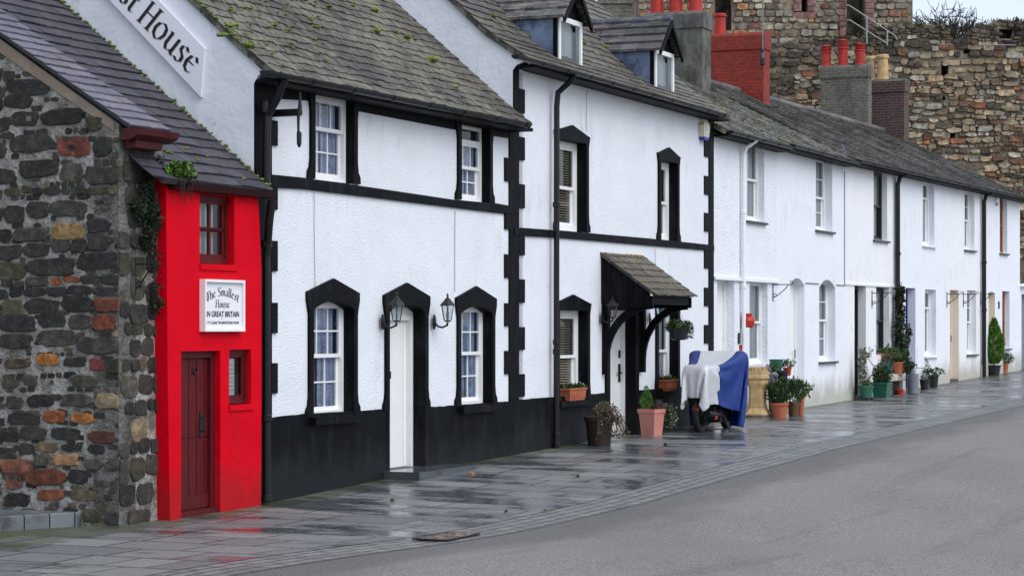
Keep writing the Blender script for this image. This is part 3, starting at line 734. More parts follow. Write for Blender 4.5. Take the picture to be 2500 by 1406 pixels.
for k in range(110):
    px, py = R(480, 800), R(0, 200)
    p = roof_pt(FA, prof1, px, py)
    if 0 < p[0] < xe and 0 < p[1] < 3.2: moss_blob(m, p, R(.015, .035), 4)
for (px, py, s) in [(920, 82, .06), (993, 98, .06), (1055, 155, .08), (1060, 152, .06), (915, 32, .06), (862, 20, .04), (740, 5, .05), (803, 24, .04), (970, 86, .04), (674, 70, .04), (980, 110, .03), (1115, 220, .03), (605, 120, .05), (545, 95, .05), (560, 70, .05), (1015, 103, .04)]:
    moss_blob(m, roof_pt(FA, prof1, px, py), s, 8)
for k in range(60):
    t_ = R(0, 3); moss_blob(m, (-.03, .1+t_, zE1+.32+t_*rk1*1.02), .03, 3)
part('moss', m, m_moss, roof)
gutter(ca, FA.X(645, -.33), FA.X(1282, -.33), -.34, zE1-.01, .06)
# trims
m = MB(); m.prism([(.0, FA.Z(640, 243)), (.0, zE1-.03), (xe, zE1-.03), (xe, FA.Z(1240, 338)), (FA.X(1207), FA.Z(1207, 333)), (U2[1]+.01, FA.Z(1195, 331)), (U2[1]+.01, U2[3]+.004), (U2[0]-.01, U2[3]+.004), (U2[0]-.01, FA.Z(1118, 318)), (FA.X(1102), FA.Z(1102, 316)), (FA.X(883), FA.Z(883, 274)), (U1[1]+.01, FA.Z(862, 270)), (U1[1]+.01, U1[3]+.004), (U1[0]-.01, U1[3]+.004), (U1[0]-.01, FA.Z(762, 250)), (FA.X(745), FA.Z(745, 246))], -.016, .0); part('eaves_band', m, m_black, ca)
m = MB(); m.box(.0, xe, -.30, -.01, zE1-.10, zE1-.055); part('soffit', m, m_black, ca)
m = MB(); m.prism([(.0, FA.Z(640, 458)), (FA.X(737), FA.Z(737, 462)), (FA.X(1201), FA.Z(1201, 519)), (FA.X(1262), FA.Z(1262, 525)), (xe, FA.Z(1252, 505)), (FA.X(1209), FA.Z(1209, 497)), (FA.X(1103), FA.Z(1103, 488)), (FA.X(881), FA.Z(881, 455)), (FA.X(733), FA.Z(733, 434)), (.0, FA.Z(640, 425))], -.030, .0); part('string_course', m, m_black, ca)
for (a, b_, k) in ((.0, DO[0]-.04, 1018), (DO[1]+.04, xe, 990)):
    m = MB(); pl = [(a, zb), (b_, zb)]; n_ = 6
    tp = [(640,1021),(735,1010),(880,1002),(935,998),(1055,993),(1105,989),(1215,981),(1262,977)]
    tps = [(FA.X(px), FA.Z(px, py)) for px, py in tp]
    def ti(x):
        for p, q in zip(tps, tps[1:]):
            if x <= q[0]: return p[1]+(q[1]-p[1])*(x-p[0])/(q[0]-p[0])
        return tps[-1][1]
    xs = [b_+(a-b_)*i/20 for i in range(21)]
    pl += [(x, ti(max(x, tps[0][0]))+.012*noise.noise(Vector((x*5, 0, 0)))) for x in xs]
    m.prism(pl, -.028, .0); part('plinth', m, m_black, ca)
xq = FA.X(660)
m = MB(); m.box(.0, xq, -.022, .0, ti(.1)-.1, zE1-.05)
for (a, b_) in [(356, 295), (512, 440), (662, 588), (813, 739), (960, 886)]:
    m.box(xq-.01, FA.X(674), -.024, .0, FA.Z(667, a), FA.Z(667, b_))
part('quoins', m, m_black, ca)
m = MB(); xq2 = FA.X(1241); m.box(xq2, xe+.0, -.022, .0, ti(9)-.1, zE1-.05)
for (a, b_) in [(443, 386), (560, 518), (678, 621), (796, 740), (913, 856)]:
    m.box(FA.X(1230), xq2+.01, -.024, .0, FA.Z(1236, a), FA.Z(1236, b_))
part('quoins', m, m_black, ca)
D1 = .11
w1 = window(ca, *W1, D1, m_whitewood, 3, 2, 2, .52, m_curtain, (m_black, .09, .11, .10))
surround(ca, W1[0], W1[1], W1[2]-.01, W1[3]-.10, W1[3], D1)
w2 = window(ca, *W2, D1, m_whitewood, 3, 2, 2, .52, m_curtain, (m_black, .09, .11, .10))
surround(ca, W2[0], W2[1], W2[2]-.01, W2[3]-.10, W2[3], D1)
window(ca, *U1, D1-.03, m_whitewood, 3, 1, 2, .62, m_curtain)
surround(ca, U1[0], U1[1], U1[2]-.01, U1[3]+.005, U1[3]+.005, D1-.03, ztop=U1[3]+.05)
window(ca, U2[0], U2[1], U2[2], U2[3]-.18, D1-.02, m_whitewood, 3, 1, 2, .55, m_curtain)
m = MB(); m.box(U2[0], U2[1], D1-.019, D1+.04, U2[3]-.045, U2[3]); m.box(U2[0], U2[0]+.05, D1-.018, D1+.04, U2[3]-.18, U2[3]-.046); m.box(U2[1]-.05, U2[1], D1-.018, D1+.04, U2[3]-.18, U2[3]-.046)
tl = part('top_light', m, m_whitewood, ca); m = MB(); m.face([(U2[0], D1, U2[3]-.18), (U2[1], D1, U2[3]-.18), (U2[1], D1, U2[3]), (U2[0], D1, U2[3])]); part('pane', m, m_glass, tl)
surround(ca, U2[0], U2[1], U2[2]-.01, U2[3]+.005, U2[3]+.005, D1-.02, ztop=U2[3]+.05)
# door
surround(ca, DO[0], DO[1], FA.Z(990, 1000), DO[3]-.10, DO[3], .15, fl=.06)
m = MB(); m.prism(rect(DO[0]-.07, DO[0]+.0, -.1, FA.Z(990, 1000)+.02), -.034, .15); part('door_jamb', m, m_black, ca); m = MB(); m.prism(rect(DO[1], DO[1]+.08, -.1, FA.Z(990, 1000)+.02), -.034, .15); part('door_jamb', m, m_black, ca)
m = MB(); zd = DO[3]-.13
m.box(DO[0], DO[1], .20, .24, gd, zd)
m.box(DO[0], DO[0]+.07, .14, .199, gd, zd); m.box(DO[1]-.07, DO[1], .14, .199, gd-.06, zd); m.box(DO[0]+.07, DO[1]-.07, .141, .199, zd-.07, zd)
m.box(DO[0]-.01, DO[1]+.01, .142, .24, zd+.001, DO[3]+.01); m.box(DO[1]-.16, DO[1]-.148, .193, .199, gd, zd-.07)
door = part('door', m, m_whitewood, ca)
m = MB(); zl = FA.Z(950, 917); m.box(DO[0]+.28, DO[0]+.46, .185, .199, zl-.045, zl+.045); part('letterbox', m, m_iron, door)
m = MB(); m.box(DO[0], DO[1], .02, .26, zb, gd-.005); part('threshold', m, m_slatesill, ca)
# downpipes and cables
xp = FA.X(651, -.1)
downpipe(ca, [(xp-.02, -.33, zE1-.06), (xp-.02, -.25, zE1-.25), (xp-.02, -.12, zE1-.45), (xp-.02, -.10, FA.Z(652, 470, -.1))], .045, collars=[(xp-.02, -.10, FA.Z(650, 255, -.1)), (xp-.02, -.10, FA.Z(650, 268, -.1))])
downpipe(ca, [(xrE+.05, -.2, zE-.1), (xrE+.06, -.16, zE-.35), (xp-.01, -.12, zE-.55), (xp, -.10, zE-.7), (xp, -.10, .12)], .045, collars=[(xp, -.10, FA.Z(657, 595, -.1)), (xp, -.1, FA.Z(657, 1020, -.1)), (xp, -.1, FA.Z(657, 1215, -.1))])
m = MB()
cx_ = FA.X(768, -.02); m.tube([(cx_, -.02, FA.Z(768, 465)), (cx_+.01, -.012, FA.Z(768, 560)), (cx_+.03, -.012, FA.Z(770, 700))], .004, 5, (1,1,1)); part('cable', m, m_wireg, ca); m = MB()
cx_ = FA.X(1112, -.02); m.tube([(cx_, -.015, FA.Z(1112, 515)), (cx_+.0, -.012, FA.Z(1113, 600)), (cx_, -.012, FA.Z(1113, 712))], .005, 5)
part('cable', m, m_wireg, ca)

# ================================================================ WHITE COTTAGE WITH DORMERS (B)
cb_ = thing('dormer_cottage', 'white cottage with black quoins, two roof dormers and a slated door canopy', 'house', FB, 0)
xe2 = FB.X(1740)
zE2 = FB.Z(1500, 207, -.24)
V1 = pxr(FB, 1362, 1430, 758, 975); V2 = pxr(FB, 1604, 1651, 754, 952); DB = pxr(FB, 1485, 1547, 757, 1070)
T1 = pxr(FB, 1360, 1427, 345, 562); T2 = pxr(FB, 1610, 1650, 395, 586)
m = MB(); hs = [rect(o[0]-.01, o[1]+.01, o[2]-.02, o[3]+.01) for o in (V1, V2, T1, T2)]+[rect(DB[0]-.01, DB[1]+.01, -.2, DB[3]+.01)]
m.wallfront([(.0, zb), (xe2, zb), (xe2, zE2-.02), (.0, zE2-.02)], hs, 0, .4, .3); part('wall', m, m_render, cb_)
rk2 = .93
prof2 = [(-.30, zE2), (.35, zE2+.42), (3.6, zE2+.42+3.25*rk2)]
m = MB(); pz = prof2[-1][1]
m.prism([(-7.2, zb), (.0, zb), (.0, zE2-.12), (.06, zE2-.05), (.2, zE2), (-.35, zE2+.34), (-3.6, pz-.08), (-7.2, zE2)], -.001, .35, mp=gm)
part('gable_wall', m, m_gable, cb_)
m = MB(); m.box(.35, xe2, 7.0, 7.2, zb, zE2); m.prism([(-7.2, zb), (-.4, zb), (-.4, zE2+.3), (-3.6, pz-.1), (-7.2, zE2)], xe2-.2, xe2-.01, mp=gm); part('back_wall', m, m_render, cb_)
m = MB(); roof_slab(m, -.04, xe2+.03, prof2, .07); roof_slab(m, -.04, xe2+.03, [(7.5, zE2), (3.6, pz)][::-1], .07); roof = part('roof', m, m_slate2, cb_)
m = MB(); slates(m, -.06, xe2+.05, prof2, .185, .28, .009, (.066,.059,.053), .42, jit=.05); part('slates', m, m_slate2, roof)
m = MB()
for (px, py, s) in [(1340, 125, .06), (1295, 95, .07), (1420, 160, .05), (1440, 170, .05), (1600, 235, .06), (1613, 240, .05), (1560, 205, .05), (1380, 150, .05), (1205, 45, .05), (1440, 175, .04), (1480, 120, .05), (1425, 110, .04)]:
    moss_blob(m, roof_pt(FB, prof2, px, py), s, 8)
part('moss', m, m_moss, roof)
gutter(cb_, FB.X(1258, -.36), FB.X(1768, -.36), -.36, zE2-.01, .052)
m = MB(); m.box(.0, xe2, -.30, -.01, zE2-.095, zE2-.06); part('soffit', m, m_black, cb_)
m = MB(); m.prism([(.0, FB.Z(1265, 576)), (FB.X(1362), FB.Z(1362, 581)), (xe2, FB.Z(1740, 613)), (xe2, FB.Z(1740, 599)), (FB.X(1601), FB.Z(1601, 584)), (FB.X(1444), FB.Z(1444, 570)), (FB.X(1348), FB.Z(1348, 562)), (.0, FB.Z(1252, 555))], -.030, .0); part('string_course', m, m_black, cb_)
zpl = FB.Z(1460, 960)
for (a, b_) in ((.0, DB[0]-.06), (DB[1]+.06, xe2)):
    m = MB(); pl = [(a, zb), (b_, zb)]+[(b_+(a-b_)*i/16, zpl+.014*noise.noise(Vector((b_+(a-b_)*i/3., 4, 0)))) for i in range(17)]
    m.prism(pl, -.028, .0); part('plinth', m, m_black, cb_)
m = MB(); xq = FB.X(1264); m.box(.0, xq, -.022, .0, zpl-.1, zE2-.03)
for (a, b_) in [(277, 218), (391, 335), (508, 450), (623, 576), (739, 682), (854, 798), (968, 913)]:
    m.box(xq-.01, FB.X(1278), -.024, .0, FB.Z(1270, a), FB.Z(1270, b_))
part('quoins', m, m_black, cb_)
m = MB(); xq = FB.X(1729); m.box(xq, xe2, -.022, .0, zpl-.1, zE2-.03)
for (a, b_) in [(383, 341), (475, 430), (565, 520), (655, 610), (747, 702), (838, 793)]:
    m.box(FB.X(1718), xq+.01, -.024, .0, FB.Z(1722, a), FB.Z(1722, b_))
part('quoins', m, m_black, cb_)
D2 = .12
for (o, hd, cu) in ((V1, .08, m_blind), (V2, .08, m_net), (T1, .08, m_blind), (T2, .08, m_net)):
    low = o in (V1, V2)
    window(cb_, *o, D2, m_whitewood, 1, 1, 1, .48, cu, (m_black, .10, .10, .09) if low else None, fw=.085)
    surround(cb_, o[0], o[1], o[2]-.01, o[3], o[3], D2, jw=.10, pk=.13, fl=.07 if not low else .03)
surround(cb_, DB[0], DB[1], -.05, DB[3], DB[3], .16, jw=.16, e=0, pk=.0, fl=.0)
m = MB(); gdb = FB.gz(DB[0])+.03; zd = DB[3]
m.box(DB[0], DB[1], .20, .24, gdb, zd-.0)
m.box(DB[0], DB[0]+.07, .14, .199, gdb, zd); m.box(DB[1]-.07, DB[1], .14, .199, gdb, zd); m.box(DB[0]+.07, DB[1]-.07, .141, .199, zd-.09, zd)
m.box(DB[0]+.12, DB[1]-.12, .19, .199, gdb+.15, gdb+.75); m.box(DB[0]+.16, DB[1]-.16, .186, .1895, gdb+.2, gdb+.7)
door = part('door', m, m_whitewood, cb_)
m = MB(); m.box(DB[0]+.22, DB[0]+.48, .185, .1985, gdb+1.0, zd-.3); part('pane', m, m_darkpot, door)
m = MB(); zz = FB.Z(1512, 912); m.box(DB[1]-.16, DB[1]-.12, .17, .199, zz-.14, zz+.14); m.box(DB[1]-.26, DB[1]-.12, .15, .165, zz-.01, zz+.015); zz = FB.Z(1512, 865); m.box(DB[1]-.15, DB[1]-.12, .17, .199, zz-.06, zz+.06); part('handle', m, m_iron, door)
m = MB(); zz = FB.Z(1490, 938); m.box(DB[0]+.18, DB[0]+.42, .18, .1975, zz-.04, zz+.04); part('letterbox', m, m_iron, door)
xp = FB.X(1358, -.1)
downpipe(cb_, [(xp+.03, -.37, zE2-.06), (xp+.03, -.3, zE2-.15), (xp+.02, -.12, zE2-.3), (xp+.02, -.10, zE2-.5), (xp, -.10, .30)], .042, collars=[(xp+.01, -.10, FB.Z(1358, y_, -.1)) for y_ in (500, 835, 858, 1060, 1085)])
m = MB(); cx_ = FB.X(1433); m.tube([(cx_, -.012, zE2-.12), (cx_-.05, -.012, zE2-.2), (cx_-.05, -.012, FB.Z(1433, 322))], .004, 5); part('cable', m, m_wireg, cb_); m = MB(); cx_ = FB.X(1598); m.tube([(cx_, -.012, FB.Z(1598, 608)), (cx_, -.012, FB.Z(1598, 700))], .004, 5)
part('cable', m, m_wireg, cb_)
# dormers
def dormer(pxl, pxr_, pyb, pyt, pyr, yd, wcol):
    x0, x1 = FB.X(pxl, yd), FB.X(pxr_, yd); z0 = FB.Z(pxl, pyb, yd); z1 = FB.Z(pxl, pyt, yd); zr = z1+.50
    slope_y = lambda z: .35+(z-(zE2+.42))/rk2
    y1 = slope_y(z1)
    m = MB(); m.prism([(x0, z1), (x1, z1), ((x0+x1)/2, zr-.04)], yd-.01, yd+.05)
    dm = part('dormer', m, m_black, cb_)
    for xa, xb in ((x0, x0+.05), (x1-.05, x1)):
        m = MB(); m.prism([(-yd, z0-.05), (-yd, z1), (-y1, z1), (-slope_y(z0+.1), z0-.0)], xa, xb, mp=gm); part('cheek', m, m_lead, dm)
        m = MB(); m.box(xa-.002, xb-.012, yd-.01, yd+.05, z0-.03, z1-.002); part('corner_post', m, m_black, dm)
    f = MB(); a, b_, c, d = x0+.045, x1-.045, z0-.02, z1-.005
    f.box(a, a+.07, yd-.03, yd+.04, c, d); f.box(b_-.07, b_, yd-.03, yd+.04, c, d); f.box(a+.07, b_-.07, yd-.029, yd+.04, c, c+.08); f.box(a+.07, b_-.07, yd-.029, yd+.04, d-.07, d); f.box(a, b_, yd-.10, yd-.031, c-.03, c+.01)
    part('window', f, m_whitewood, dm)
    f = MB(); f.face([(a, yd, c), (b_, yd, c), (b_, yd, d), (a, yd, d)]); part('pane', f, m_glass, dm)
    f = MB()
    for i in range(24):
        u0, u1 = a+(b_-a)*i/24, a+(b_-a)*(i+1)/24
        f.face([(u0, yd+.12+.015*sin(u0*60), c), (u1, yd+.12+.015*sin(u1*60), c), (u1, yd+.12+.015*sin(u1*60), d), (u0, yd+.12+.015*sin(u0*60), d)])
    part('curtain', f, wcol, dm)
    # roof: two slopes and ridge, running back into the main slope
    f = MB(); xm = (x0+x1)/2; ov = .05; yf = yd-.14; yr = slope_y(zr)+.05; k = (zr-z1)/((x1-x0)/2)
    for sgn, xa in ((-1, x0-ov), (1, x1+ov)):
        za = z1-ov*k
        n = 4
        for r_ in range(n):
            q0, q1 = r_/n, (r_+1)/n
            xa0, xa1 = xa+(xm-xa)*q0, xa+(xm-xa)*q1; za0, za1 = za+(zr-za)*q0, za+(zr-za)*q1
            ya = yf
            while ya < yr:
                yb_ = min(ya+R(.28, .4), yr); c = R(.6, 1.5); col = (.085*c, .085*c, .088*c)
                if random.random() < .07: col = (.12, .08, .09)
                nx, nz = sgn*.4*.03, .03
                f.faces([(xa0+nx, ya+.003, za0+nz+.008), (xa0+nx, yb_-.003, za0+nz+.008), (xa1, yb_-.003, za1+.006), (xa1, ya+.003, za1+.006), (xa0, ya+.003, za0), (xa0, yb_-.003, za0)],
                        [(0,1,2,3) if sgn > 0 else (3,2,1,0), (0,4,5,1), (0,3,4)], col); ya = yb_
        f.face([(xa, yf, za-.002), (xa, yr, za-.002), (xm, yr, zr-.002), (xm, yf, zr-.002)], (.03,.03,.03))
    f.tube([(xm, yf, zr+.01), (xm, yf+(yr-yf)*.5, zr+.012), (xm, yr, zr+.01)], .06, 8, (.075,.09,.13))
    part('dormer_roof', f, m_slateD, dm)
    f = MB()
    for sgn, xa in ((-1, x0-ov), (1, x1+ov)):
        za = z1-ov*k
        f.faces([(xa, yf-.02, za-.08), (xa, yf-.02, za), (xm, yf-.02, zr), (xm, yf-.02, zr-.11), (xa, yf+.02, za-.08), (xa, yf+.02, za), (xm, yf+.02, zr), (xm, yf+.02, zr-.11)], [(0,1,2,3), (7,6,5,4), (0,3,7,4), (1,5,6,2), (0,4,5,1)])
    part('bargeboard', f, m_black, dm)
dormer(1358, 1420, 158, 36, 0, .06, m_net)
dormer(1594, 1644, 232, 117, 33, .06, m_net)
# door canopy
hx0, hx1 = FB.X(1466), FB.X(1568); hz = FB.Z(1466, 616); dep = .86
hz1 = hz-.62
m = MB(); pf = [(-dep, hz1+.0), (.0, hz)]
roof_slab(m, hx0, hx1, pf, .04); cn = part('canopy', m, m_slate2, cb_)
m = MB(); slates(m, hx0-.03, hx1+.03, [(-dep-.04, hz1-.03), (.0, hz)], .17, .14, .009, (.085,.072,.052), .4, jit=.015); part('slates', m, m_slate2, cn)
m = MB()
for k in range(60): moss_blob(m, (R(hx0, hx1), -R(0, .05), hz-R(0, .03)), .02, 3)
part('lichen_edge', m, M('orange_lichen', (.40,.24,.05), .95, .5, 20, 1.), cn)
m = MB()
for k in range(9):
    y0_, y1_ = -(dep-.08)*k/9, -(dep-.08)*(k+1)/9+.008
    zt0 = hz-.05+y0_*.72; zt1 = hz-.05+y1_*.72
    m.prism([(-y0_, hz1-.14), (-y1_, hz1-.14), (-y1_, zt1), (-y0_, zt0)], hx0+.02, hx0+.045, mp=gm)
m.box(hx0+.05, hx1-.03, -dep+.06, -dep+.10, hz1-.16, hz1-.03); m.box(hx0+.02, hx0+.07, -dep+.04, -.02, hz1-.20, hz1-.141); m.box(hx1-.07, hx1-.02, -dep+.04, -.02, hz1-.20, hz1-.04); m.box(hx0+.05, hx1-.03, -.10, -.04, hz1-.22, hz1-.02)
part('canopy_boards', m, m_black, cn)
for xx in (hx0+.10, hx1-.12):
    m = MB(); pts = []
    for i in range(11):
        a = i/10*pi/2; pts.append((xx, -.06-(dep-.16)*(1-cos(a)), hz1-.95+(.76)*sin(a)))
    n_ = len(pts); i0 = len(m.v)
    for (x_, y_, z_) in pts: m.v += [(xx-.04, y_-.035, z_-.035), (xx+.04, y_-.035, z_-.035), (xx+.04, y_+.035, z_+.045), (xx-.04, y_+.035, z_+.045)]
    for i in range(n_-1):
        for j in range(4): m.f.append((i0+i*4+j, i0+i*4+(j+1)%4, i0+i*4+4+(j+1)%4, i0+i*4+4+j)); m.c.append((1,1,1))
    m.box(xx-.045, xx+.045, -.09, -.0, hz1-1.2, hz1-.2)
    part('bracket', m, m_black, cn)

# ================================================================ TERRACE
def terrace(fr, label, pl, pr, pye, wm, openings, doors, sm, seed, slope=.50, zov=None, lastgable=False, base=(.085,.083,.082)):
    random.seed(seed)
    x0, x1 = fr.X(pl), fr.X(pr); pm = (pl+pr)/2
    h = thing('terraced_cottage', label, 'house', fr, x0, group='white terraced cottages')
    ze = fr.Z(pm, pye, -.22) if zov is None else zov
    holes = []
    for o in openings+doors:
        a, b_ = fr.X(o['l']), fr.X(o['r']); c = (o['l']+o['r'])/2; zb_ = fr.Z(c, o['b']) if not o.get('door') else -.1; zt_ = fr.Z(c, o['t'])
        o['box'] = (a, b_, zb_, zt_); ah = o.get('arch', 0)
        holes.append([(a, zb_), (b_, zb_)]+arch(a, b_, zt_-ah, zt_))
    m = MB(); m.wallfront([(x0, zb), (x1, zb), (x1, ze-.03), (x0, ze-.03)], holes, 0, .35, .22); part('wall', m, wm, h)
    m = MB(); m.box(x0, x1, 6.8, 7., zb, ze)
    if lastgable:
        m.prism([(-7., zb), (-.35, zb), (-.35, ze+.05), (-3.5, ze+3.5*slope), (-7., ze)], x1-.2, x1, mp=gm)
    else: m.prism([(-7., zb), (-.35, zb), (-.35, ze+.05), (-3.5, ze+3.5*slope), (-7., ze)], x1-.06, x1-.01, mp=gm)
    part('back_wall', m, m_render, h)
    prof = [(-.25, ze), (3.5, ze+3.75*slope)]
    m = MB(); roof_slab(m, x0, x1+(.05 if lastgable else 0), prof, .07); roof_slab(m, x0, x1, [(3.5, prof[1][1]), (7.2, ze)], .07); rf = part('roof', m, sm, h)
    m = MB(); slates(m, x0+.001, x1+(.05 if lastgable else -.001), prof, .2, .3, .014, base, .28, jit=.04)
    part('slates', m, sm, rf)
    m = MB(); m.tube([(x0, 3.5, prof[1][1]+.01), (x1, 3.5, prof[1][1]+.01)], .09, 8, (.07,.07,.075)); part('ridge_tiles', m, sm, rf)
    gutter(h, x0+.0, x1-.002, -.31, ze-.01, .055)
    m = MB(); m.box(x0, x1-.001, -.27, -.001, ze-.10, ze-.055); part('soffit', m, m_black, h)
    for o in openings:
        a, b_, c, d = o['box']
        window(h, a-.02, b_+.02, c, d, o.get('dep', .13), o['m'], o.get('cols', 1), o.get('rt', 1), o.get('rb', 1), o.get('mid', .5), o.get('cur', m_net),
               (o['sill'], .05, .06, .05) if o.get('sill') else None, fw=.06)
    for o in doors:
        a, b_, c, d = o['box']; y = o.get('dep', .16); m = MB(); gz_ = fr.gz(a)+.08
        m.box(a, b_, y+.04, y+.08, gz_, d); m.box(a, a+.06, y, y+.039, gz_, d); m.box(b_-.06, b_, y, y+.039, gz_, d); m.box(a+.06, b_-.06, y+.001, y+.039, d-.08, d)
        m.box(a+.16, b_-.16, y+.03, y+.039, gz_+.15, gz_+.8); m.box(a+.16, b_-.16, y+.03, y+.039, gz_+1., d-.2)
        dr = part('door', m, o['m'], h)
        m = MB(); m.tube([(b_-.14, y-.01, gz_+.9), (b_-.14, y-.01, gz_+1.06)], .012, 6); part('handle', m, m_iron if o['m'] is not m_dark else m_greypot, dr)
        m = MB(); m.box(a, b_, .02, y+.08, zb, gz_-.004); part('threshold', m, m_slatesill, h)
        if o.get('lining'):
            m = MB(); m.box(b_-.006, b_-.001, -.002, y, gz_, d); m.box(a, b_, -.002, y, d-.006, d-.001); part('door_lining', m, o['lining'], h)
    return h, x0, x1, ze
W_ = m_whitewood; K_ = M('black_window_paint', (.012,.012,.014), .4)
tA, a0, a1, zeA = terrace(FC, 'pebbledashed white cottage with white downpipe, first of the plain terrace', 1740, 1896, 331, m_render2,
    [dict(l=1824, r=1866, t=343, b=540, m=W_, mid=.52, dep=.12, sill=m_slatesill), dict(l=1830, r=1874, t=685, b=888, m=W_, mid=.5, dep=.12, arch=.05)],
    [dict(l=1751, r=1793, t=681, b=1000, m=W_, door=1)], m_slateT, 21)
tB, b0, b1, zeB = terrace(FC, 'smooth white cottage with arched door and arched ground floor window', 1896, 2062, 0, m_smooth,
    [dict(l=1992, r=2032, t=383, b=563, m=W_, cols=2, rt=2, rb=2, mid=.45, dep=.16, sill=m_slatesill), dict(l=2000, r=2039, t=683, b=881, m=W_, cols=2, rt=2, rb=2, dep=.16, arch=.16, sill=m_slatesill)],
    [dict(l=1928.5, r=1964, t=679, b=1000, m=W_, door=1, arch=.14)], m_slateT, 22, zov=zeA+.05)
zD = FD.Z(2200, 411, -.22)-.04
tC, c0, c1, zeC = terrace(FD, 'white cottage with black door and black window frames', 2062, 2192, 0, m_warm,
    [dict(l=2133, r=2166, t=419, b=586, m=K_, dep=.12, sill=m_slatesill), dict(l=2139, r=2171, t=701, b=866, m=K_, dep=.13)],
    [dict(l=2086, r=2114, t=697, b=960, m=K_, door=1, dep=.17)], m_slateD, 23, zov=zD, base=(.050,.047,.045))
tD, d0, d1, zeD = terrace(FD, 'white cottage with blue door edge and plain white casements', 2192, 2309, 0, m_smooth,
    [dict(l=2253, r=2281, t=443, b=599, m=W_, mid=.76, dep=.14, sill=m_whitewood), dict(l=2258, r=2285, t=707, b=868, m=W_, mid=.74, dep=.14, sill=m_whitewood)],
    [dict(l=2211, r=2235, t=703, b=960, m=m_blue, door=1, dep=.18)], m_slateD, 24, zov=zD, base=(.048,.045,.044))
tE, e0, e1, zeE_ = terrace(FD, 'white cottage with pale cream door and dark sills', 2309, 2403, 0, m_warm,
    [dict(l=2355, r=2379, t=465, b=610, m=W_, cols=2, rt=2, rb=1, dep=.13, sill=m_slatesill), dict(l=2361, r=2383, t=709, b=864, m=W_, cols=2, rt=2, rb=1, dep=.13, sill=m_slatesill)],
    [dict(l=2319, r=2340.5, t=708, b=940, m=m_cream, door=1, lining=m_cream)], m_slateD, 25, zov=zD, base=(.048,.045,.044))
tF, f0, f1, zeF = terrace(FD, 'end white cottage with brown window frames at far right', 2403, 2490, 0, m_smooth,
    [dict(l=2441, r=2459, t=482, b=618, m=m_brown, dep=.12, sill=m_slatesill), dict(l=2447, r=2464.6, t=711, b=850, m=m_brown, dep=.13, sill=m_slatesill)],
    [dict(l=2413, r=2429, t=714, b=930, m=m_cream, door=1, dep=.15, lining=m_cream)], m_slateD, 26, zov=zD, lastgable=True, base=(.048,.045,.044))
random.seed(3)
# white pipe, ledges, black pipes, mouldings
xp = FC.X(1816, -.07)
downpipe(tA, [(xp, -.31, zeA-.05), (xp, -.12, zeA-.18), (xp, -.07, zeA-.3), (xp, -.07, .4)], .038, m_whitewood, [(xp, -.07, FC.Z(1817, 518, -.07)), (xp, -.07, FC.Z(1817, 700, -.07))])
m = MB(); m.box(a0, FC.X(1900), -.05, -.001, FC.Z(1820, 687), FC.Z(1820, 680)); part('drip_ledge', m, m_smooth, tA)
m = MB(); m.box(FC.X(1833), FC.X(1868), -.03, 0, FC.Z(1820, 340), FC.Z(1820, 338)); part('window_head', m, m_smooth, tA)
m = MB(); zl = FC.Z(2000, 693); m.tube([(FC.X(1966), -.012, zl), (FC.X(1998), -.012, zl)], .01, 5); part('cable', m, m_greypot, tB); m = MB(); m.tube([(FC.X(2041), -.012, zl), (b1, -.012, zl)], .01, 5); m.tube([(b1-.05, -.015, zeA-.15), (b1-.04, -.012, 3.), (b1-.03, -.012, zl+.1), (b1-.03, -.012, zl)], .009, 5); part('cable', m, m_greypot, tB)
m = MB(); m.box(c0, c1, -.025, -.001, FD.Z(2130, 699), FD.Z(2130, 694)); part('drip_ledge', m, m_warm, tC)
for h, px in ((tC, 2191.), (tE, 2402.)):
    xp = FD.X(px, -.08); downpipe(h, [(xp, -.30, zD-.05), (xp, -.14, zD-.14), (xp, -.09, zD-.3), (xp, -.09, .7)], .052, collars=[(xp, -.09, zz) for zz in (2.4, 3.6)])
for h, px in ((tC, 2186.), (tE, 2398.)):
    m = MB(); xp = FD.X(px, -.02); m.tube([(xp, -.02, zD-.15), (xp, -.02, 1.)], .012, 6); part('cable', m, m_greypot, h)
for h_, fr_h, px_h, py_h in ((tA, FC, 1888, 330), (tB, FC, 2055, 372)):
    xh, zh = fr_h.L(px_h, py_h, -.3); m = MB(); m.tube([(xh-.35, -.02, zh-.22), (xh-.1, -.1, zh-.25), (xh, -.3, zh-.15), (xh+.03, -.36, zh+.02), (xh, -.3, zh+.15)], .014, 6); part('cable_loop', m, m_greypot, h_)
# moss on terrace roof
m = MB()
mB = MB(); profC = [(-.25, zeA), (3.5, zeA+3.75*.5)]
for k in range(1700):
    px = R(1670, 2045); py = 190+(px-1700)*.47+random.gauss(0, 13)
    if noise.noise(Vector((px*.02, py*.03, 1.))) < -.08: continue
    p = roof_pt(FC, profC, px, py)
    if -.2 < p[1] < 3.3 and a0 < p[0] < b1: moss_blob(m if p[0] < a1 else mB, p, R(.03, .07), 3)
part('moss', m, m_moss, [c for c in tA.children if c.name.startswith('roof')][0])
part('moss', mB, m_moss, [c for c in tB.children if c.name.startswith('roof')][0])

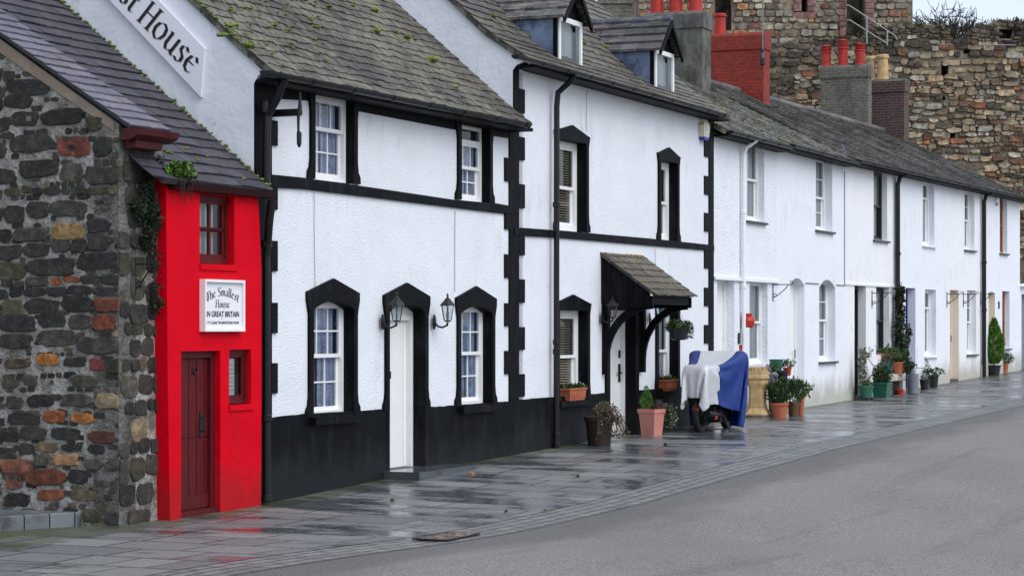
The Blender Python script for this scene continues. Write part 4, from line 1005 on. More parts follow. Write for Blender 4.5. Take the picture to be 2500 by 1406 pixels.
# chimneys ---------------------------------------------------------
def pot(prof_scale, kind, r, h):
    m = MB()
    if kind == 'louvre':
        pr = [(r*1.0, 0), (r*.92, .1*h), (r*.88, .62*h), (r*1.05, .64*h), (r*1.05, .70*h), (r*.9, .71*h)]
        for k in range(4): z_ = .72+.06*k; pr += [(r*.75, z_*h), (r*.75, (z_+.03)*h), (r*1.0, (z_+.032)*h), (r*1.0, (z_+.055)*h)]
        pr += [(r*.8, .97*h), (r*.4, h)]
    else: pr = [(r*1.12, 0), (r*1.1, .07*h), (r*1.0, .09*h), (r*.88, .82*h), (r*1.08, .86*h), (r*1.1, .95*h), (r*.95, h), (r*.72, h), (r*.7, .9*h)]
    m.lathe(pr, n=18); return m
def chimney(house, fr, pxc, pxs, pyt, ybase, yfront, wid, thick, mat, pots, capmat, corb=.28, zbot=None, brick_corbel=True):
    "pxc: pixel of the front-left vertical edge; the long face runs back from it"
    x0 = fr.X(pxc, yfront); zt_ = fr.Z(pxc, pyt, yfront); x1 = x0+thick; y1 = yfront+wid
    m = MB(); m.box(x0, x1, yfront, y1, ybase, zt_-corb-.05); m.box(x0-.03, x1+.03, yfront-.03, y1+.03, zt_-corb-.05, zt_-.06); 
    c = part('chimney', m, mat, house)
    m = MB(); m.prism([(x0-.02, zt_-.059), (x1+.02, zt_-.059), (x1-.05, zt_+.01), (x0+.05, zt_+.01)], yfront-.02, y1+.02); part('flaunching', m, capmat, c)
    for (px, pt, pb, rr, pm_, kd) in pots:
        xm = (x0+x1)/2; yy, zz = fr.G(px, pb, xm); yt, ztt = fr.G(px, pt, xm)
        pm = pot(1, kd, rr, ztt-zt_+.0); pm.v = [(v_[0]+xm, v_[1]+yy, v_[2]+zt_-.005) for v_ in pm.v]
        part('chimney_pot', pm, pm_, c, smooth=False)
    m = MB(); m.box(x0-.012, x1+.012, yfront-.05, y1+.02, ybase+.1, ybase+.16) ; part('flashing', m, m_lead, c)
    return c
zr = zeA+3.75*.5
ch = chimney(tA, FC, 1714, 0, 26, zr-.6, 2.75, 1.3, .60, m_cement, [(1604, -30, 29, .15, m_redpot, 'p'), (1650, -32, 26, .15, m_redpot, 'p'), (1698, -35, 23, .15, m_redpot, 'p')], m_cement, .3)
ch2 = chimney(tA, FC, 1864, 0, 78, zr-.8, 2.75, 1.25, .50, m_redbrick, [(1758, 34, 78, .135, m_redpot, 'p')], m_redbrick, .33)
ch3 = chimney(tB, FC, 2119, 0, 158, zr-.9, 2.85, 1.30, .42, m_greybrick, [(2100, 105, 154, .145, m_redpot, 'louvre'), (2058, 96, 156, .145, m_redpot, 'louvre'), (2017, 111, 158, .145, m_redpot, 'louvre')], m_cement, .27)
ch4 = chimney(tC, FD, 2207, 0, 192, zr-.9, 2.9, 1.05, .50, m_darkbrick, [(2126, 138, 190, .13, m_creampot, 'p'), (2155, 134, 190, .16, m_creampot, 'p')], m_cement, .3)
# lead roll beside the red stack, aerials
m = MB()
p1 = roof_pt(FC, profC, 1790, 200); p2 = roof_pt(FC, profC, 1865, 235)
m.tube([(p1[0], p1[1], p1[2]+.05), (p2[0], p2[1], p2[2]+.05)], .09, 8); part('lead_roll', m, m_lead, tA)
def aerial_pole():
    t_ = thing('aerial_mast', 'thin metal mast strapped to the red brick chimney', 'mast', FC, FC.X(1862, 2.7), z=FC.Z(1862, 150, 2.7), y=2.7)
    x, y, z = OFF[t_.name]; m = MB(); m.tube([(x, y, z), (x, y, z+2.2)], .018, 6); part('pole', m, m_greypot, t_)
    m = MB(); m.lathe([(.03, -.1), (.06, -.08), (.06, .05), (.03, .08)], (x, y, z), 10); m.box(x-.03, x+.03, y-.03, y+.06, z+.2, z+.26); part('clamp', m, m_iron, t_)
aerial_pole()
t_ = thing('tv_aerial', 'small television aerial on the grey brick chimney with three red pots', 'aerial', FC, FC.X(2127, 2.8), z=FC.Z(2127, 185, 2.8), y=2.8)
x, y, z = OFF[t_.name]; m = MB(); m.tube([(x, y, z-.1), (x, y, z+.45)], .012, 6); part('pole', m, m_greypot, t_)
m = MB(); m.tube([(x, y-.05, z+.35), (x, y+.62, z+.46)], .009, 5)
for k in range(6): yy = y+.05+k*.1; m.tube([(x-.12, yy, z+.37+k*.016), (x+.12, yy, z+.37+k*.016)], .005, 4)
part('boom', m, m_greypot, t_)

# low outbuilding past the end of the terrace
o_ = thing('outbuilding', 'low pale outbuilding with dark doorway past the end of the terrace', 'building', FD, f1+.05)
m = MB(); x0, x1 = f1+.03, f1+3.5; m.prism(rect(x0, x1, zb, FD.Z(2500, 700)), .02, .3, [rect(x0+.25, x0+1.5, 0, FD.Z(2500, 718))], .25); m.box(x0, x1, 3, 3.2, zb, 3); part('wall', m, m_smooth, o_)
m = MB(); m.box(x0+.25, x0+1.5, .2, .25, .2, FD.Z(2500, 718)); part('door', m, m_greypot, o_)
m = MB(); m.box(x0-.01, x1, -.1, 3.3, FD.Z(2500, 700), FD.Z(2500, 700)+.08); part('roof', m, m_slateD, o_)

# building behind
rb = thing('rear_building', 'house behind the dormer cottage, of which only a grey brick chimney shows', 'building', loc=(2.2, 46, .4))
m = MB(); m.box(-1.8, .4, 0, 4, 0, 5.6); part('wall', m, m_render, rb)
m = MB(); m.prism([(-1.9, 5.6), (.5, 5.6), (.0, 6.1), (-1.2, 6.1)], -.1, 4.1); part('roof', m, m_slate2, rb)
zt_ = CZ-.4+(795-(-12))/F*46
m = MB(); m.box(-.42, .19, .2, .7, 5.8, zt_-.15); m.box(-.46, .23, .16, .74, zt_-.15, zt_+.1); part('chimney', m, m_greybrick, rb)

# ================================================================ CASTLE
random.seed(31)
YW = 77.; sw = YW/F
fw = lambda px, y=YW: (px-CX)/F*y
fz = lambda py, y=YW: CZ-(py-HY)/F*y
cw = thing('castle_wall', 'ruined rubble stone castle curtain wall behind the terrace', 'wall', loc=(fw(2100), YW, 1.0))
def top_at(px):
    T = [(1500, 112), (1890, 108), (2000, 95), (2068, 92), (2112, 93), (2118, 74), (2160, 66), (2200, 60), (2290, 62), (2316, 66), (2322, 100), (2334, 104), (2352, 92), (2375, 74), (2392, 62), (2430, 52), (2620, 47)]
    for (a, b_), (c, d) in zip(T, T[1:]):
        if px <= c: return b_+(d-b_)*(px-a)/(c-a)
    return 47
ox, oy, oz = cw.location
pts = [(fw(1500)-ox, -1.), (fw(2620)-ox, -1.)]
for i in range(113):
    px = 2620-i*10; pts.append((fw(px)-ox+R(-.03, .03), fz(top_at(px))-oz+R(-.05, .05)))
pits = [(2298, 150, 2316, 185), (2318, 325, 2331, 352), (2300, 235, 2310, 246), (2440, 72, 2470, 95), (2352, 120, 2366, 132)]
hl = [[(fw(a)-ox, fz(d)-oz), (fw(c)-ox, fz(d+R(-3,3))-oz), (fw(c)-ox+R(-.05,.05), fz(b_)-oz), (fw(a)-ox+R(-.05,.05), fz(b_+R(-3,3))-oz)] for a, b_, c, d in pits]
m = MB(); m.prism(pts, 0., 1.5, hl, .9); m.box(fw(1500)-ox, fw(2620)-ox, .9, 1.2, -1, 9.0); [m.box(h_[0][0]-.2, h_[1][0]+.2, .9, 1.1, h_[0][1]-.3, h_[2][1]+.2, (.2,.2,.2)) for h_ in hl]; part('wall', m, m_mortarC, cw)
palC = [(.28,.21,.135)]*7+[(.20,.15,.10)]*5+[(.085,.068,.05)]*4+[(.32,.26,.175)]*4+[(.23,.215,.18)]*2+[(.36,.32,.25)]*2+[(.16,.085,.05)]*3+[(.25,.11,.05)]+[(.13,.07,.06)]
def mk(u, v, w, h):
    px = (u+ox)/YW*F+CX; py = HY-(v+oz-CZ)/YW*F
    if py < top_at(px)-2 or py > 640: return False
    for a, b_, c, d in pits:
        if a-3 < px < c+3 and b_-3 < py < d+3: return False
    return True
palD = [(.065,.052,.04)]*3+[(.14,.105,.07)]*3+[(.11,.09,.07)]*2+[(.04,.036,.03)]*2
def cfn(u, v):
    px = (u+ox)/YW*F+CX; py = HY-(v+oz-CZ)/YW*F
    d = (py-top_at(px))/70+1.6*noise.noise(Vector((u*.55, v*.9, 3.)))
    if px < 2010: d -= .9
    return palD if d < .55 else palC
m = MB()
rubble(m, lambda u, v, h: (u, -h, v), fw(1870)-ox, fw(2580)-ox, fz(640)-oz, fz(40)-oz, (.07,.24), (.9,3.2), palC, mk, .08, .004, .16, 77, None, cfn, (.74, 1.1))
part('stonework', m, m_stoneC, cw)
m = MB()
for k in range(600):
    px = R(1880, 2600); py = top_at(px)-R(-3, 4); m.leaf((fw(px)-ox, R(-.1, .8), fz(py)-oz), R(.05, .13), random.choice([(.06,.08,.02), (.09,.10,.03), (.04,.05,.02)]), 1.5)
part('grass_tufts', m, m_leaf, cw, kind='stuff')
# tower
YT = 79.5
ct = thing('castle_tower', 'tall castle tower of pale squared stone with dark doorway and arrow slit', 'tower', loc=(fw(1960, YT), YT, 1.0))
ox2, oy2, oz2 = ct.location
X_ = lambda px: fw(px, YT)-ox2
Z_ = lambda py: fz(py, YT)-oz2
holes = [[(X_(2066), Z_(100)), (X_(2112), Z_(100)), (X_(2110), Z_(-60)), (X_(2068), Z_(-60))], [(X_(1956), Z_(30)), (X_(1971), Z_(30)), (X_(1969), Z_(-50)), (X_(1958), Z_(-50))], [(X_(1745), Z_(80)), (X_(1786), Z_(80)), (X_(1786), Z_(-60)), (X_(1745), Z_(-60))]]
m = MB(); m.prism([(X_(1560), -1), (X_(2228), -1), (X_(2228), Z_(-160)), (X_(1560), Z_(-160))], 0, 1.2, holes, 1.1); m.box(X_(1560), X_(2228), 5.5, 6, -1, Z_(-160)); m.box(X_(2228)-.5, X_(2228), 1.2, 5.5, -1, Z_(-160)); m.box(X_(1560), X_(2228), 1.15, 1.5, -1, Z_(-160)); part('wall', m, m_mortarC, ct)
palT = [(.28,.24,.18)]*5+[(.21,.17,.12)]*4+[(.24,.22,.18)]*4+[(.32,.16,.07)]*2+[(.36,.31,.23)]*3+[(.13,.10,.08)]*2+[(.20,.10,.07)]
def mk2(u, v, w, h):
    px = (u+ox2)/YT*F+CX; py = HY-(v+oz2-CZ)/YT*F; k = w*.5*F/YT
    if 2066-k < px < 2112+k and py < 100: return False
    if 1940-k < px < 1988+k and py < 46: return False
    if 1745-k < px < 1786+k and py < 80: return False
    return py < 150
m = MB(); rubble(m, lambda u, v, h: (u, -h, v), X_(1560), X_(2228), Z_(150), Z_(-150), (.19,.34), (1.1,2.2), palT, mk2, .05, .012, .02, 55); part('stonework', m, m_stoneC, ct)
m = MB()
for (a, b_, c, d) in [(1936, 30, 1990, 46), (1938, -50, 1955, 29), (1972, -50, 1989, 29), (2050, -60, 2065, 100), (2113, -60, 2132, 75)]:
    m = MB(); zz = Z_(d)
    while zz < Z_(b_)-.02:
        h_ = min(R(.16, .3), Z_(b_)-zz); c_ = R(.7, 1.2); m.box(X_(a)+R(-.03, .02), X_(c)+R(-.02, .03), -.05-R(0, .03), .3, zz+.01, zz+h_-.01, (.20*c_, .11*c_, .10*c_)); zz += h_
    part('dressed_stone', m, m_stoneC, ct)
# railing
rl = thing('handrail', 'sloping grey metal handrail beside the dark tower doorway', 'railing', loc=(fw(2070, 76.6), 76.6, fz(95, 76.6)))
q = lambda px, py: (fw(px, 76.6)-rl.location.x, 0, fz(py, 76.6)-rl.location.z)
m = MB(); m.tube([q(2066, 14), q(2073, 14), q(2185, 88), q(2190, 98)], .022, 6); part('rail', m, m_rail, rl); m = MB(); m.tube([q(2068, 50), q(2075, 50), q(2165, 107)], .022, 6); part('rail', m, m_rail, rl)
for px, a, b_ in ((2116, 43, 108), (2166, 76, 112)):
    m = MB(); m.tube([q(px, b_), q(px, a)], .03, 6); part('post', m, m_rail, rl)
rl = thing('wall_walk_rail', 'thin horizontal rail in the gap of the castle wall top', 'railing', loc=(fw(2330, 76.8), 76.8, fz(112, 76.8)))
q = lambda px, py: (fw(px, 76.8)-rl.location.x, 0, fz(py, 76.8)-rl.location.z)
m = MB(); m.tube([q(2290, 109), q(2325, 109)], .02, 6); part('rail', m, m_greypot, rl); m = MB(); m.tube([q(2400, 111), q(2480, 111)], .02, 6); part('rail', m, m_greypot, rl)

# bare tree behind wall
random.seed(12)
YTr = 105.; tr_ = thing('bare_tree', 'leafless tree with rounded twiggy crown behind the castle wall', 'tree', loc=(fw(2322, YTr), YTr, 1.3))
mt = MB(); mc = MB()
zc0 = fz(95, YTr)-1.3; RX, RZ = 2.9, fz(4, YTr)-fz(95, YTr)
def limb(mb, p, q, r, n=6, wob=.12):
    p, q = Vector(p), Vector(q); L_ = (q-p).length; pts = [p.lerp(q, i/n)+Vector((R(-1,1), R(-1,1), R(-.6,1)))*L_*wob*(0 if i in (0, n) else 1)*.6 for i in range(n+1)]
    mb.tube(pts, [max(.011, r*(1-.75*i/n)) for i in range(n+1)], 4, caps=False); return pts
def inball(k0, k1):
    while True:
        q = Vector((R(-1,1), R(-1,1), R(-.7,1)))
        if k0 < q.length < k1: return Vector((q.x*RX, q.y*RX, zc0+q.z*RZ))
limb(mt, (0,0,0), (0,0,zc0-1.5), .28, 6, .02)
for a in range(34):
    e = inball(.5, .8); l1 = limb(mc, (0, 0, zc0-R(1.4, 2.6)), e, .06)
    for b_ in range(12):
        s0 = l1[random.randrange(2, 7)]; e2 = s0+(inball(.7, 1.)-s0)*R(.3, .65); l2 = limb(mc, s0, e2, .024, 5, .16)
        for c_ in range(10):
            s1 = l2[random.randrange(1, 6)]; o_ = (s1-Vector((0,0,zc0-1))).normalized(); e3 = s1+(o_+Vector((R(-1,1), R(-1,1), R(-.8,1)))*.8)*R(.12, .38); limb(mc, s1, e3, .012, 3, .2)
part('trunk', mt, m_bark, tr_); part('crown', mc, m_bark, tr_)

# ================================================================ GROUND
def strip(name, x0n, x1n, mat, dz, Y0=14, Y1=70, frs=None, step=.5):
    "sheet running along the facade between two outward distances"
    me = bpy.data.meshes.new(name); vs = []; fs = []; uvs = []
    segs = [(FA, -9.), (FA, 0), (FB, 0), (FC, 0), (FD, 0), (FD, 16.)]
    L0 = FA.X(1252); L1 = FB.X(1740); L2 = FC.X(2062)
    rows = []
    def addrow(P, n, s): rows.append((P, n, s))
    x = -14.
    while x < L0: addrow(FA.w(x, 0, 0), FA.b, x); x += step
    x = 0.
    while x < L1: addrow(FB.w(x, 0, 0), FB.b, L0+x); x += step
    x = 0.
    while x < L2: addrow(FC.w(x, 0, 0), FC.b, L0+L1+x); x += step
    x = 0.
    while x < 40: addrow(FD.w(x, 0, 0), FD.b, L0+L1+L2+x); x += step
    nn = max(1, int(abs(x1n-x0n)/1.5))
    for (P, b_, s) in rows:
        for j in range(nn+1):
            o = x0n+(x1n-x0n)*j/nn; q = P-b_*(o+(-.62*(lambda q: q*q*(3-2*q))(min(1, max(0, (-1.4-s)/4.6))) if 2 < o < 20 else 0)); z = g(P.y+ (0 if o < 5 else 0)) if False else g(q.y)
            vs.append((q.x, q.y, z+dz)); uvs.append((s, o))
    k = nn+1
    for i in range(len(rows)-1):
        for j in range(nn): fs.append((i*k+j, i*k+j+1, (i+1)*k+j+1, (i+1)*k+j))
    me.from_pydata(vs, [], fs); uv = me.uv_layers.new(name='UVMap')
    for p in me.polygons:
        for li, vi in zip(p.loop_indices, p.vertices): uv.data[li].uv = uvs[vi]
    me.materials.append(mat); o = ob(name, me); tag(o, kind='structure'); return o
strip('pavement', -.3, 3.17, m_flag, .008)
strip('kerb_strip', 3.17, 3.78, m_sett, .004)
me = bpy.data.meshes.new('ground'); ys = [-60, 0, 8, 12]+[14+i*1. for i in range(60)]+[80, 100, 120, 200, 400, 3000]
vs = []; 
for y_ in ys:
    for x_ in (-3000, -60, -20, 0, 20, 60, 3000): vs.append((x_, y_, g(y_)-.012))
fs = [(i*7+j, i*7+j+1, (i+1)*7+j+1, (i+1)*7+j) for i in range(len(ys)-1) for j in range(6)]
me.from_pydata(vs, [], fs); me.materials.append(m_grass); tag(ob('ground', me), kind='structure')
strip('road', 3.5, 24., m_asph, .0)
# raised slate platform at the left
rp = []
A = gp(0, 1302); B = gp(243, 1279); Cc = gp(243, 1272)
z0 = g(B.y); hh = .13
top = [ray(px, py) for px, py in ((-200, 1272), (243, 1246), (240, 1236), (-200, 1228))]
P = []
for r in top:
    t_ = (z0+hh-CZ)/r.z; P.append(Vector((r.x*t_, r.y*t_, z0+hh)))
P[2] = FA.w(xs0-.01, 1.2, z0+hh); P[3] = P[0]+FA.b*3.2
m = MB()
n = 7
for i in range(n):
    a = P[0].lerp(P[1], i/n)+ (P[1]-P[0])*.003; b_ = P[0].lerp(P[1], (i+1)/n)-(P[1]-P[0])*.003; c_ = P[3].lerp(P[2], (i+1)/n); d_ = P[3].lerp(P[2], i/n)
    c = R(.8, 1.2); col = (.15*c, .165*c, .18*c); lo = Vector((0,0,-.3)); ch = Vector((0,0,-.012)); inn = (d_-a).normalized()*.012
    m.face([a+inn, b_+inn, c_, d_], col); m.face([a+ch, b_+ch, b_+inn, a+inn], col); m.face([a+lo, b_+lo, b_+ch, a+ch], (col[0]*1.1, col[1]*1.15, col[2]*1.2)); m.face([b_+lo, c_+lo, c_, b_+inn, b_+ch], col)
o = ob('raised_pavement', mesh('raised_pavement', m, M('slate_kerb', (1,1,1), .4, .35, 3., .3, 20, .01, attr=True, stain=((.05,.055,.06), 3, .42, (1,1,1))))); tag(o, kind='structure')
m = MB(); Pb = P[1]+Vector((.14, .05, -.08))
b = thing('boulder', 'rounded brown boulder at the end of the raised slate platform', 'boulder', loc=tuple(Pb-Vector((0,0,.08))))
m.lathe([(.05, -.10), (.15, -.08), (.17, .02), (.15, .10), (.10, .15), (.04, .17)], (0,0,.05), 14)
m.v = [(v_[0]*(1+.15*noise.noise(Vector(v_)*6)), v_[1], v_[2]) for v_ in m.v]
part('rock', m, M('brown_rock', (.20,.12,.08), .8, .4, 6, .8, 15, .02), b, smooth=True)

# door step, drain cover
x0, x1 = FA.X(938, -.25), FA.X(1100, -.05); gs = FA.gz(1.2*x0)
ds = thing('doorstep', 'wet dark slate doorstep below the plain white door', 'step', FA, (DO[0]+DO[1])/2, y=-.2)
m = MB(); za = ds.location.z; m.prism(rect(DO[0]-.15, DO[1]+.55, za-.1, za+.085), -.50, -.03); o = part('slab', m, M('wet_slate_slab', (.07,.08,.09), .15, .3, 4, .2, 10, .01), ds)
bev = o.modifiers.new('bevel', 'BEVEL'); bev.width = .012; bev.segments = 2
A = gp(1090, 1313); dc = thing('drain_cover', 'rusty recessed cobbled drain cover in the kerb setts', 'drain cover', loc=tuple(A+Vector((0,0,.012))), rot=FA.rot)
m = MB(); m.box(-.62, .62, -.26, -.22, 0, .012); m.box(-.62, .62, .22, .26, 0, .012); m.box(-.62, -.58, -.22, .22, 0, .012); m.box(.58, .62, -.22, .22, 0, .012); part('frame', m, m_iron, dc)
m = MB(); m.box(-.58, .58, -.22, .22, -.004, .001, (.06,.05,.04))
for i in range(12):
    for j in range(5):
        c = R(.6, 1.4); xx = -.53+i*.095+(j%2)*.03; yy = -.19+j*.085; m.lathe([(.04, 0), (.037, .010), (.025, .015)], (xx, yy, .001), 8, (.17*c, .13*c, .11*c))
part('cobble_infill', m, m_stone, dc); dc.scale = (.58, .7, 1)
leafspots = [(1330, 1250, 'orange fallen leaf beside the kerb setts below the drain'), (1230, 1253, 'dark curled leaf on the wet paving near the setts'), (1620, 1088, 'brown leaf below the pink square planter'), (963, 1226, 'dark wet leaf in front of the slate doorstep'), (1150, 1159, 'pale orange leaf by the wall right of the doorstep'), (2340, 947, 'red leaf near the cream door'), (2298, 950, 'white scrap beside the black pots'), (1405, 1166, 'tiny leaf scrap on paving before the downpipe')]
for (px, py, lb) in leafspots:
    P_ = gp(px, py); l = thing('fallen_leaf', lb, 'leaf', loc=tuple(P_+Vector((0,0,.02)))); m = MB(); c = (.35,.15,.06) if 'orange' in lb or 'red' in lb else (.6,.6,.6) if 'white' in lb else (.05,.035,.025)
    for k in range(3): m.leaf((0,0,0), .06, c, 0, .7, Vector((cos(k*1.1+px), sin(k*1.1+px), .12)))
    part('blade', m, m_leaf, l)

# ================================================================ SIGNS
GL = {
 'T': (.66, [[(.0,.86),(.12,.96),(.62,.94)], [(.33,.95),(.20,.7),(.18,.25),(.34,.02),(.6,.16)], [(.44,.9),(.44,.15)]]),
 'h': (.50, [[(.08,1),(.08,.0)], [(.08,.48),(.26,.62),(.40,.48),(.40,.10),(.30,-.08)]]),
 'e': (.46, [[(.40,.13),(.26,.0),(.09,.08),(.05,.34),(.12,.56),(.28,.62),(.37,.47),(.08,.30)]]),
 'S': (.60, [[(.50,.84),(.36,.98),(.12,.92),(.08,.70),(.26,.55),(.46,.40),(.48,.14),(.30,.0),(.04,.10)]]),
 'm': (.72, [[(.06,.60),(.06,.0)], [(.06,.48),(.20,.62),(.31,.50),(.31,.0)], [(.31,.48),(.46,.62),(.58,.50),(.58,.05),(.64,.0)]]),
 'a': (.50, [[(.08,.50),(.22,.62),(.37,.50),(.37,.06),(.45,.0)], [(.37,.34),(.12,.28),(.06,.12),(.18,.0),(.37,.12)]]),
 'l': (.22, [[(.08,1),(.08,.06),(.17,.0)]]),
 's': (.42, [[(.36,.50),(.24,.62),(.08,.54),(.12,.38),(.32,.25),(.33,.09),(.18,.0),(.02,.08)]]),
 't': (.36, [[(.14,.86),(.14,.10),(.22,.0),(.34,.07)], [(.0,.60),(.32,.60)]]),
 'H': (.74, [[(.10,1),(.10,.0)], [(.60,1),(.58,.0)], [(.10,.54),(.60,.56)], [(.0,.99),(.2,1)], [(.0,.0),(.2,.0)], [(.5,1),(.72,1)], [(.48,.0),(.70,.0)]]),
 'o': (.52, [[(.24,.62),(.08,.50),(.06,.16),(.22,.0),(.38,.10),(.42,.46),(.24,.62)]]),
 'u': (.52, [[(.07,.62),(.07,.12),(.18,.0),(.38,.12)], [(.38,.62),(.38,.04),(.46,.0)]]),
 'O': (.70, [[(.33,.74),(.12,.62),(.06,.36),(.14,.12),(.33,.0),(.52,.12),(.60,.36),(.54,.62),(.33,.74)]]),
 'U': (.66, [[(.0,.72),(.10,.72),(.10,.2),(.22,.02),(.40,.06),(.52,.2)], [(.52,.72),(.52,.04),(.62,.0)]]),
 's2': (.48, [[(.42,.62),(.28,.74),(.10,.66),(.10,.48),(.36,.30),(.38,.10),(.22,.0),(.03,.08)]]),
 'E': (.56, [[(.50,.58),(.36,.73),(.14,.64),(.06,.36),(.14,.10),(.34,.0),(.50,.10)], [(.08,.38),(.42,.40)]]),
}
def write(mb, seq, place, size, nib=(.075, .055), stretch=1.):
    "place(u,v,k) -> vertex; broad-nib strokes"
    u = 0.
    for ch in seq:
        if ch == ' ': u += .34; continue
        w_, strokes = GL[ch]
        for st_ in strokes:
            fine = []
            for a, b_ in zip(st_, st_[1:]):
                for i in range(3): fine.append((a[0]+(b_[0]-a[0])*i/3, a[1]+(b_[1]-a[1])*i/3))
            fine.append(st_[-1])
            for a, b_ in zip(fine, fine[1:]):
                q = [(a[0]-nib[0]/2, a[1]-nib[1]/2), (a[0]+nib[0]/2, a[1]+nib[1]/2), (b_[0]+nib[0]/2, b_[1]+nib[1]/2), (b_[0]-nib[0]/2, b_[1]-nib[1]/2)]
                mb.face([place((u+x_)*size*stretch, y_*size) for x_, y_ in q])
        u += w_+.06
    return u*size*stretch
def width(seq): return sum(.34 if c == ' ' else GL[c][0]+.06 for c in seq)
def font_mesh(mb, text, place, size, sx=1., bold=0.):
    c = bpy.data.curves.new('lettering', 'FONT'); c.body = text; c.size = size; c.offset = bold; c.resolution_u = 3
    o = bpy.data.objects.new('lettering', c); me = bpy.data.meshes.new_from_object(o)
    xs_ = [v_.co.x for v_ in me.vertices]; w_ = max(xs_)*sx
    i0 = len(mb.v); mb.v += [place(v_.co.x*sx, v_.co.y) for v_ in me.vertices]
    for p in me.polygons: mb.f.append(tuple(i0+k for k in p.vertices)); mb.c.append((1,1,1))
    bpy.data.objects.remove(o); bpy.data.meshes.remove(me); bpy.data.curves.remove(c)
    return w_
# framed sign on the red cottage
sx0, sx1 = FA.X(491, YR-.02), FA.X(589, YR-.02); sz1, sz0 = FA.Z(540, 683, YR-.02), FA.Z(540, 809, YR-.02)
sg = thing('framed_sign', 'white framed sign with black lettering on the red cottage', 'sign', FA, (sx0+sx1)/2, z=sz0, y=YR)
ys_ = YR-.035; fwd = .028
m = MB(); m.box(sx0+fwd, sx1-fwd, ys_, YR-.002, sz0+fwd, sz1-fwd); part('board', m, m_board, sg)
m = MB(); m.box(sx0, sx1, ys_-.035, YR-.001, sz0, sz0+fwd); m.box(sx0, sx1, ys_-.035, YR-.001, sz1-fwd, sz1); m.box(sx0, sx0+fwd, ys_-.034, YR-.001, sz0+fwd, sz1-fwd); m.box(sx1-fwd, sx1, ys_-.034, YR-.001, sz0+fwd, sz1-fwd); part('frame', m, m_whitewood, sg)
SW = sx1-sx0-2*fwd; SH = sz1-sz0-2*fwd; cxm = (sx0+sx1)/2; bz = sz0+fwd
m = MB(); yl = ys_-.003
seq = list('The Smallest'); tw = width(seq); W9 = SW*.86
def pl_arc(u, v):
    u = u*W9/tw; c = (u-W9*.5)/(W9*.5); return (cxm-W9*.5+u+v*SH*.19*c*.30, yl, bz+SH*(.56+.15*(1-c*c)+v*.19))
write(m, seq, pl_arc, 1., (.13, .05))
part('lettering', m, m_ink, sg); m = MB()
seq = list('House'); t2 = width(seq)
write(m, seq, lambda u, v: (cxm-SW*.19+u*SW*.38/t2, yl, bz+SH*(.455+v*.17)), 1., (.13, .05))
for (txt, zz, hh_, bd) in (('IN GREAT BRITAIN', .26, .12, .02), ('Y TY LLEIAF YM MHRYDAIN FAWR', .105, .055, .02)):
    part('lettering', m, m_ink, sg); m = MB()
    mm = MB(); font_mesh(mm, txt, lambda u, v: (u, yl, v), 1., 1., bd)
    w_ = max(v_[0] for v_ in mm.v); h_ = max(v_[2] for v_ in mm.v); i0 = len(m.v)
    m.v += [(cxm-SW*.44+v_[0]*SW*.88/w_, yl, bz+SH*(zz+v_[2]/h_*hh_)) for v_ in mm.v]
    m.f += [tuple(i0+q for q in f_) for f_ in mm.f]; m.c += mm.c
for (a, b_) in ((.3, .485), (.66, .485), (.47, .21)): m.box(cxm-SW/2+SW*a-.01, cxm-SW/2+SW*a+.01, yl-.001, yl, bz+SH*b_, bz+SH*b_+.004)
part('lettering', m, m_ink, sg)
# large gable sign
xg = -.03
A = FA.G(502, 120, xg); B = FA.G(492, 238, xg); C_ = FA.G(268, 0, xg)
dv = Vector((C_[0]-B[0], C_[1]-B[1])); ln = 3.6; dvn = dv.normalized()
gs_ = thing('gable_sign', 'large sloping white board with black lettering on the white gable', 'sign', FA, xg, z=B[1], y=B[0])
m = MB(); A2 = (A[0]+dvn.x*ln, A[1]+dvn.y*ln); B2 = (B[0]+dvn.x*ln, B[1]+dvn.y*ln)
m.prism([(-B[0], B[1]), (-A[0], A[1]), (-A2[0], A2[1]), (-B2[0], B2[1])], xg-.02, -.003, mp=gm); part('board', m, m_board, gs_)
ex_ = -dvn; ey_ = Vector((ex_.y, -ex_.x))       # along the text (view right) and up, in (y,z)
if ey_.y < 0: ey_ = -ey_
H_ = abs((Vector(A)-Vector(B)).dot(ey_))
seq = list('Smallest ')+['H', 'O', 'U', 's2', 'E']; size = H_*.66
ww = width(seq)*size
def pl_g(dx, du, dvv):
    def f_(u, v):
        p = Vector(B)+ey_*(H_*.20+v+dvv)+ex_*(u-ww-H_*.62+du); return (xg-.02-dx, p.x, p.y)
    return f_
w1_ = width(list('Smallest '))*size
for word, u0_ in ((list('Smallest'), 0.), (seq[9:], w1_)):
    m = MB(); write(m, word, pl_g(.002, size*.035+u0_, -size*.03), size, (.12, .045)); part('lettering_shade', m, m_gold, gs_)
    m = MB(); write(m, word, pl_g(.004, u0_, 0), size, (.14, .055)); part('lettering', m, m_ink, gs_)

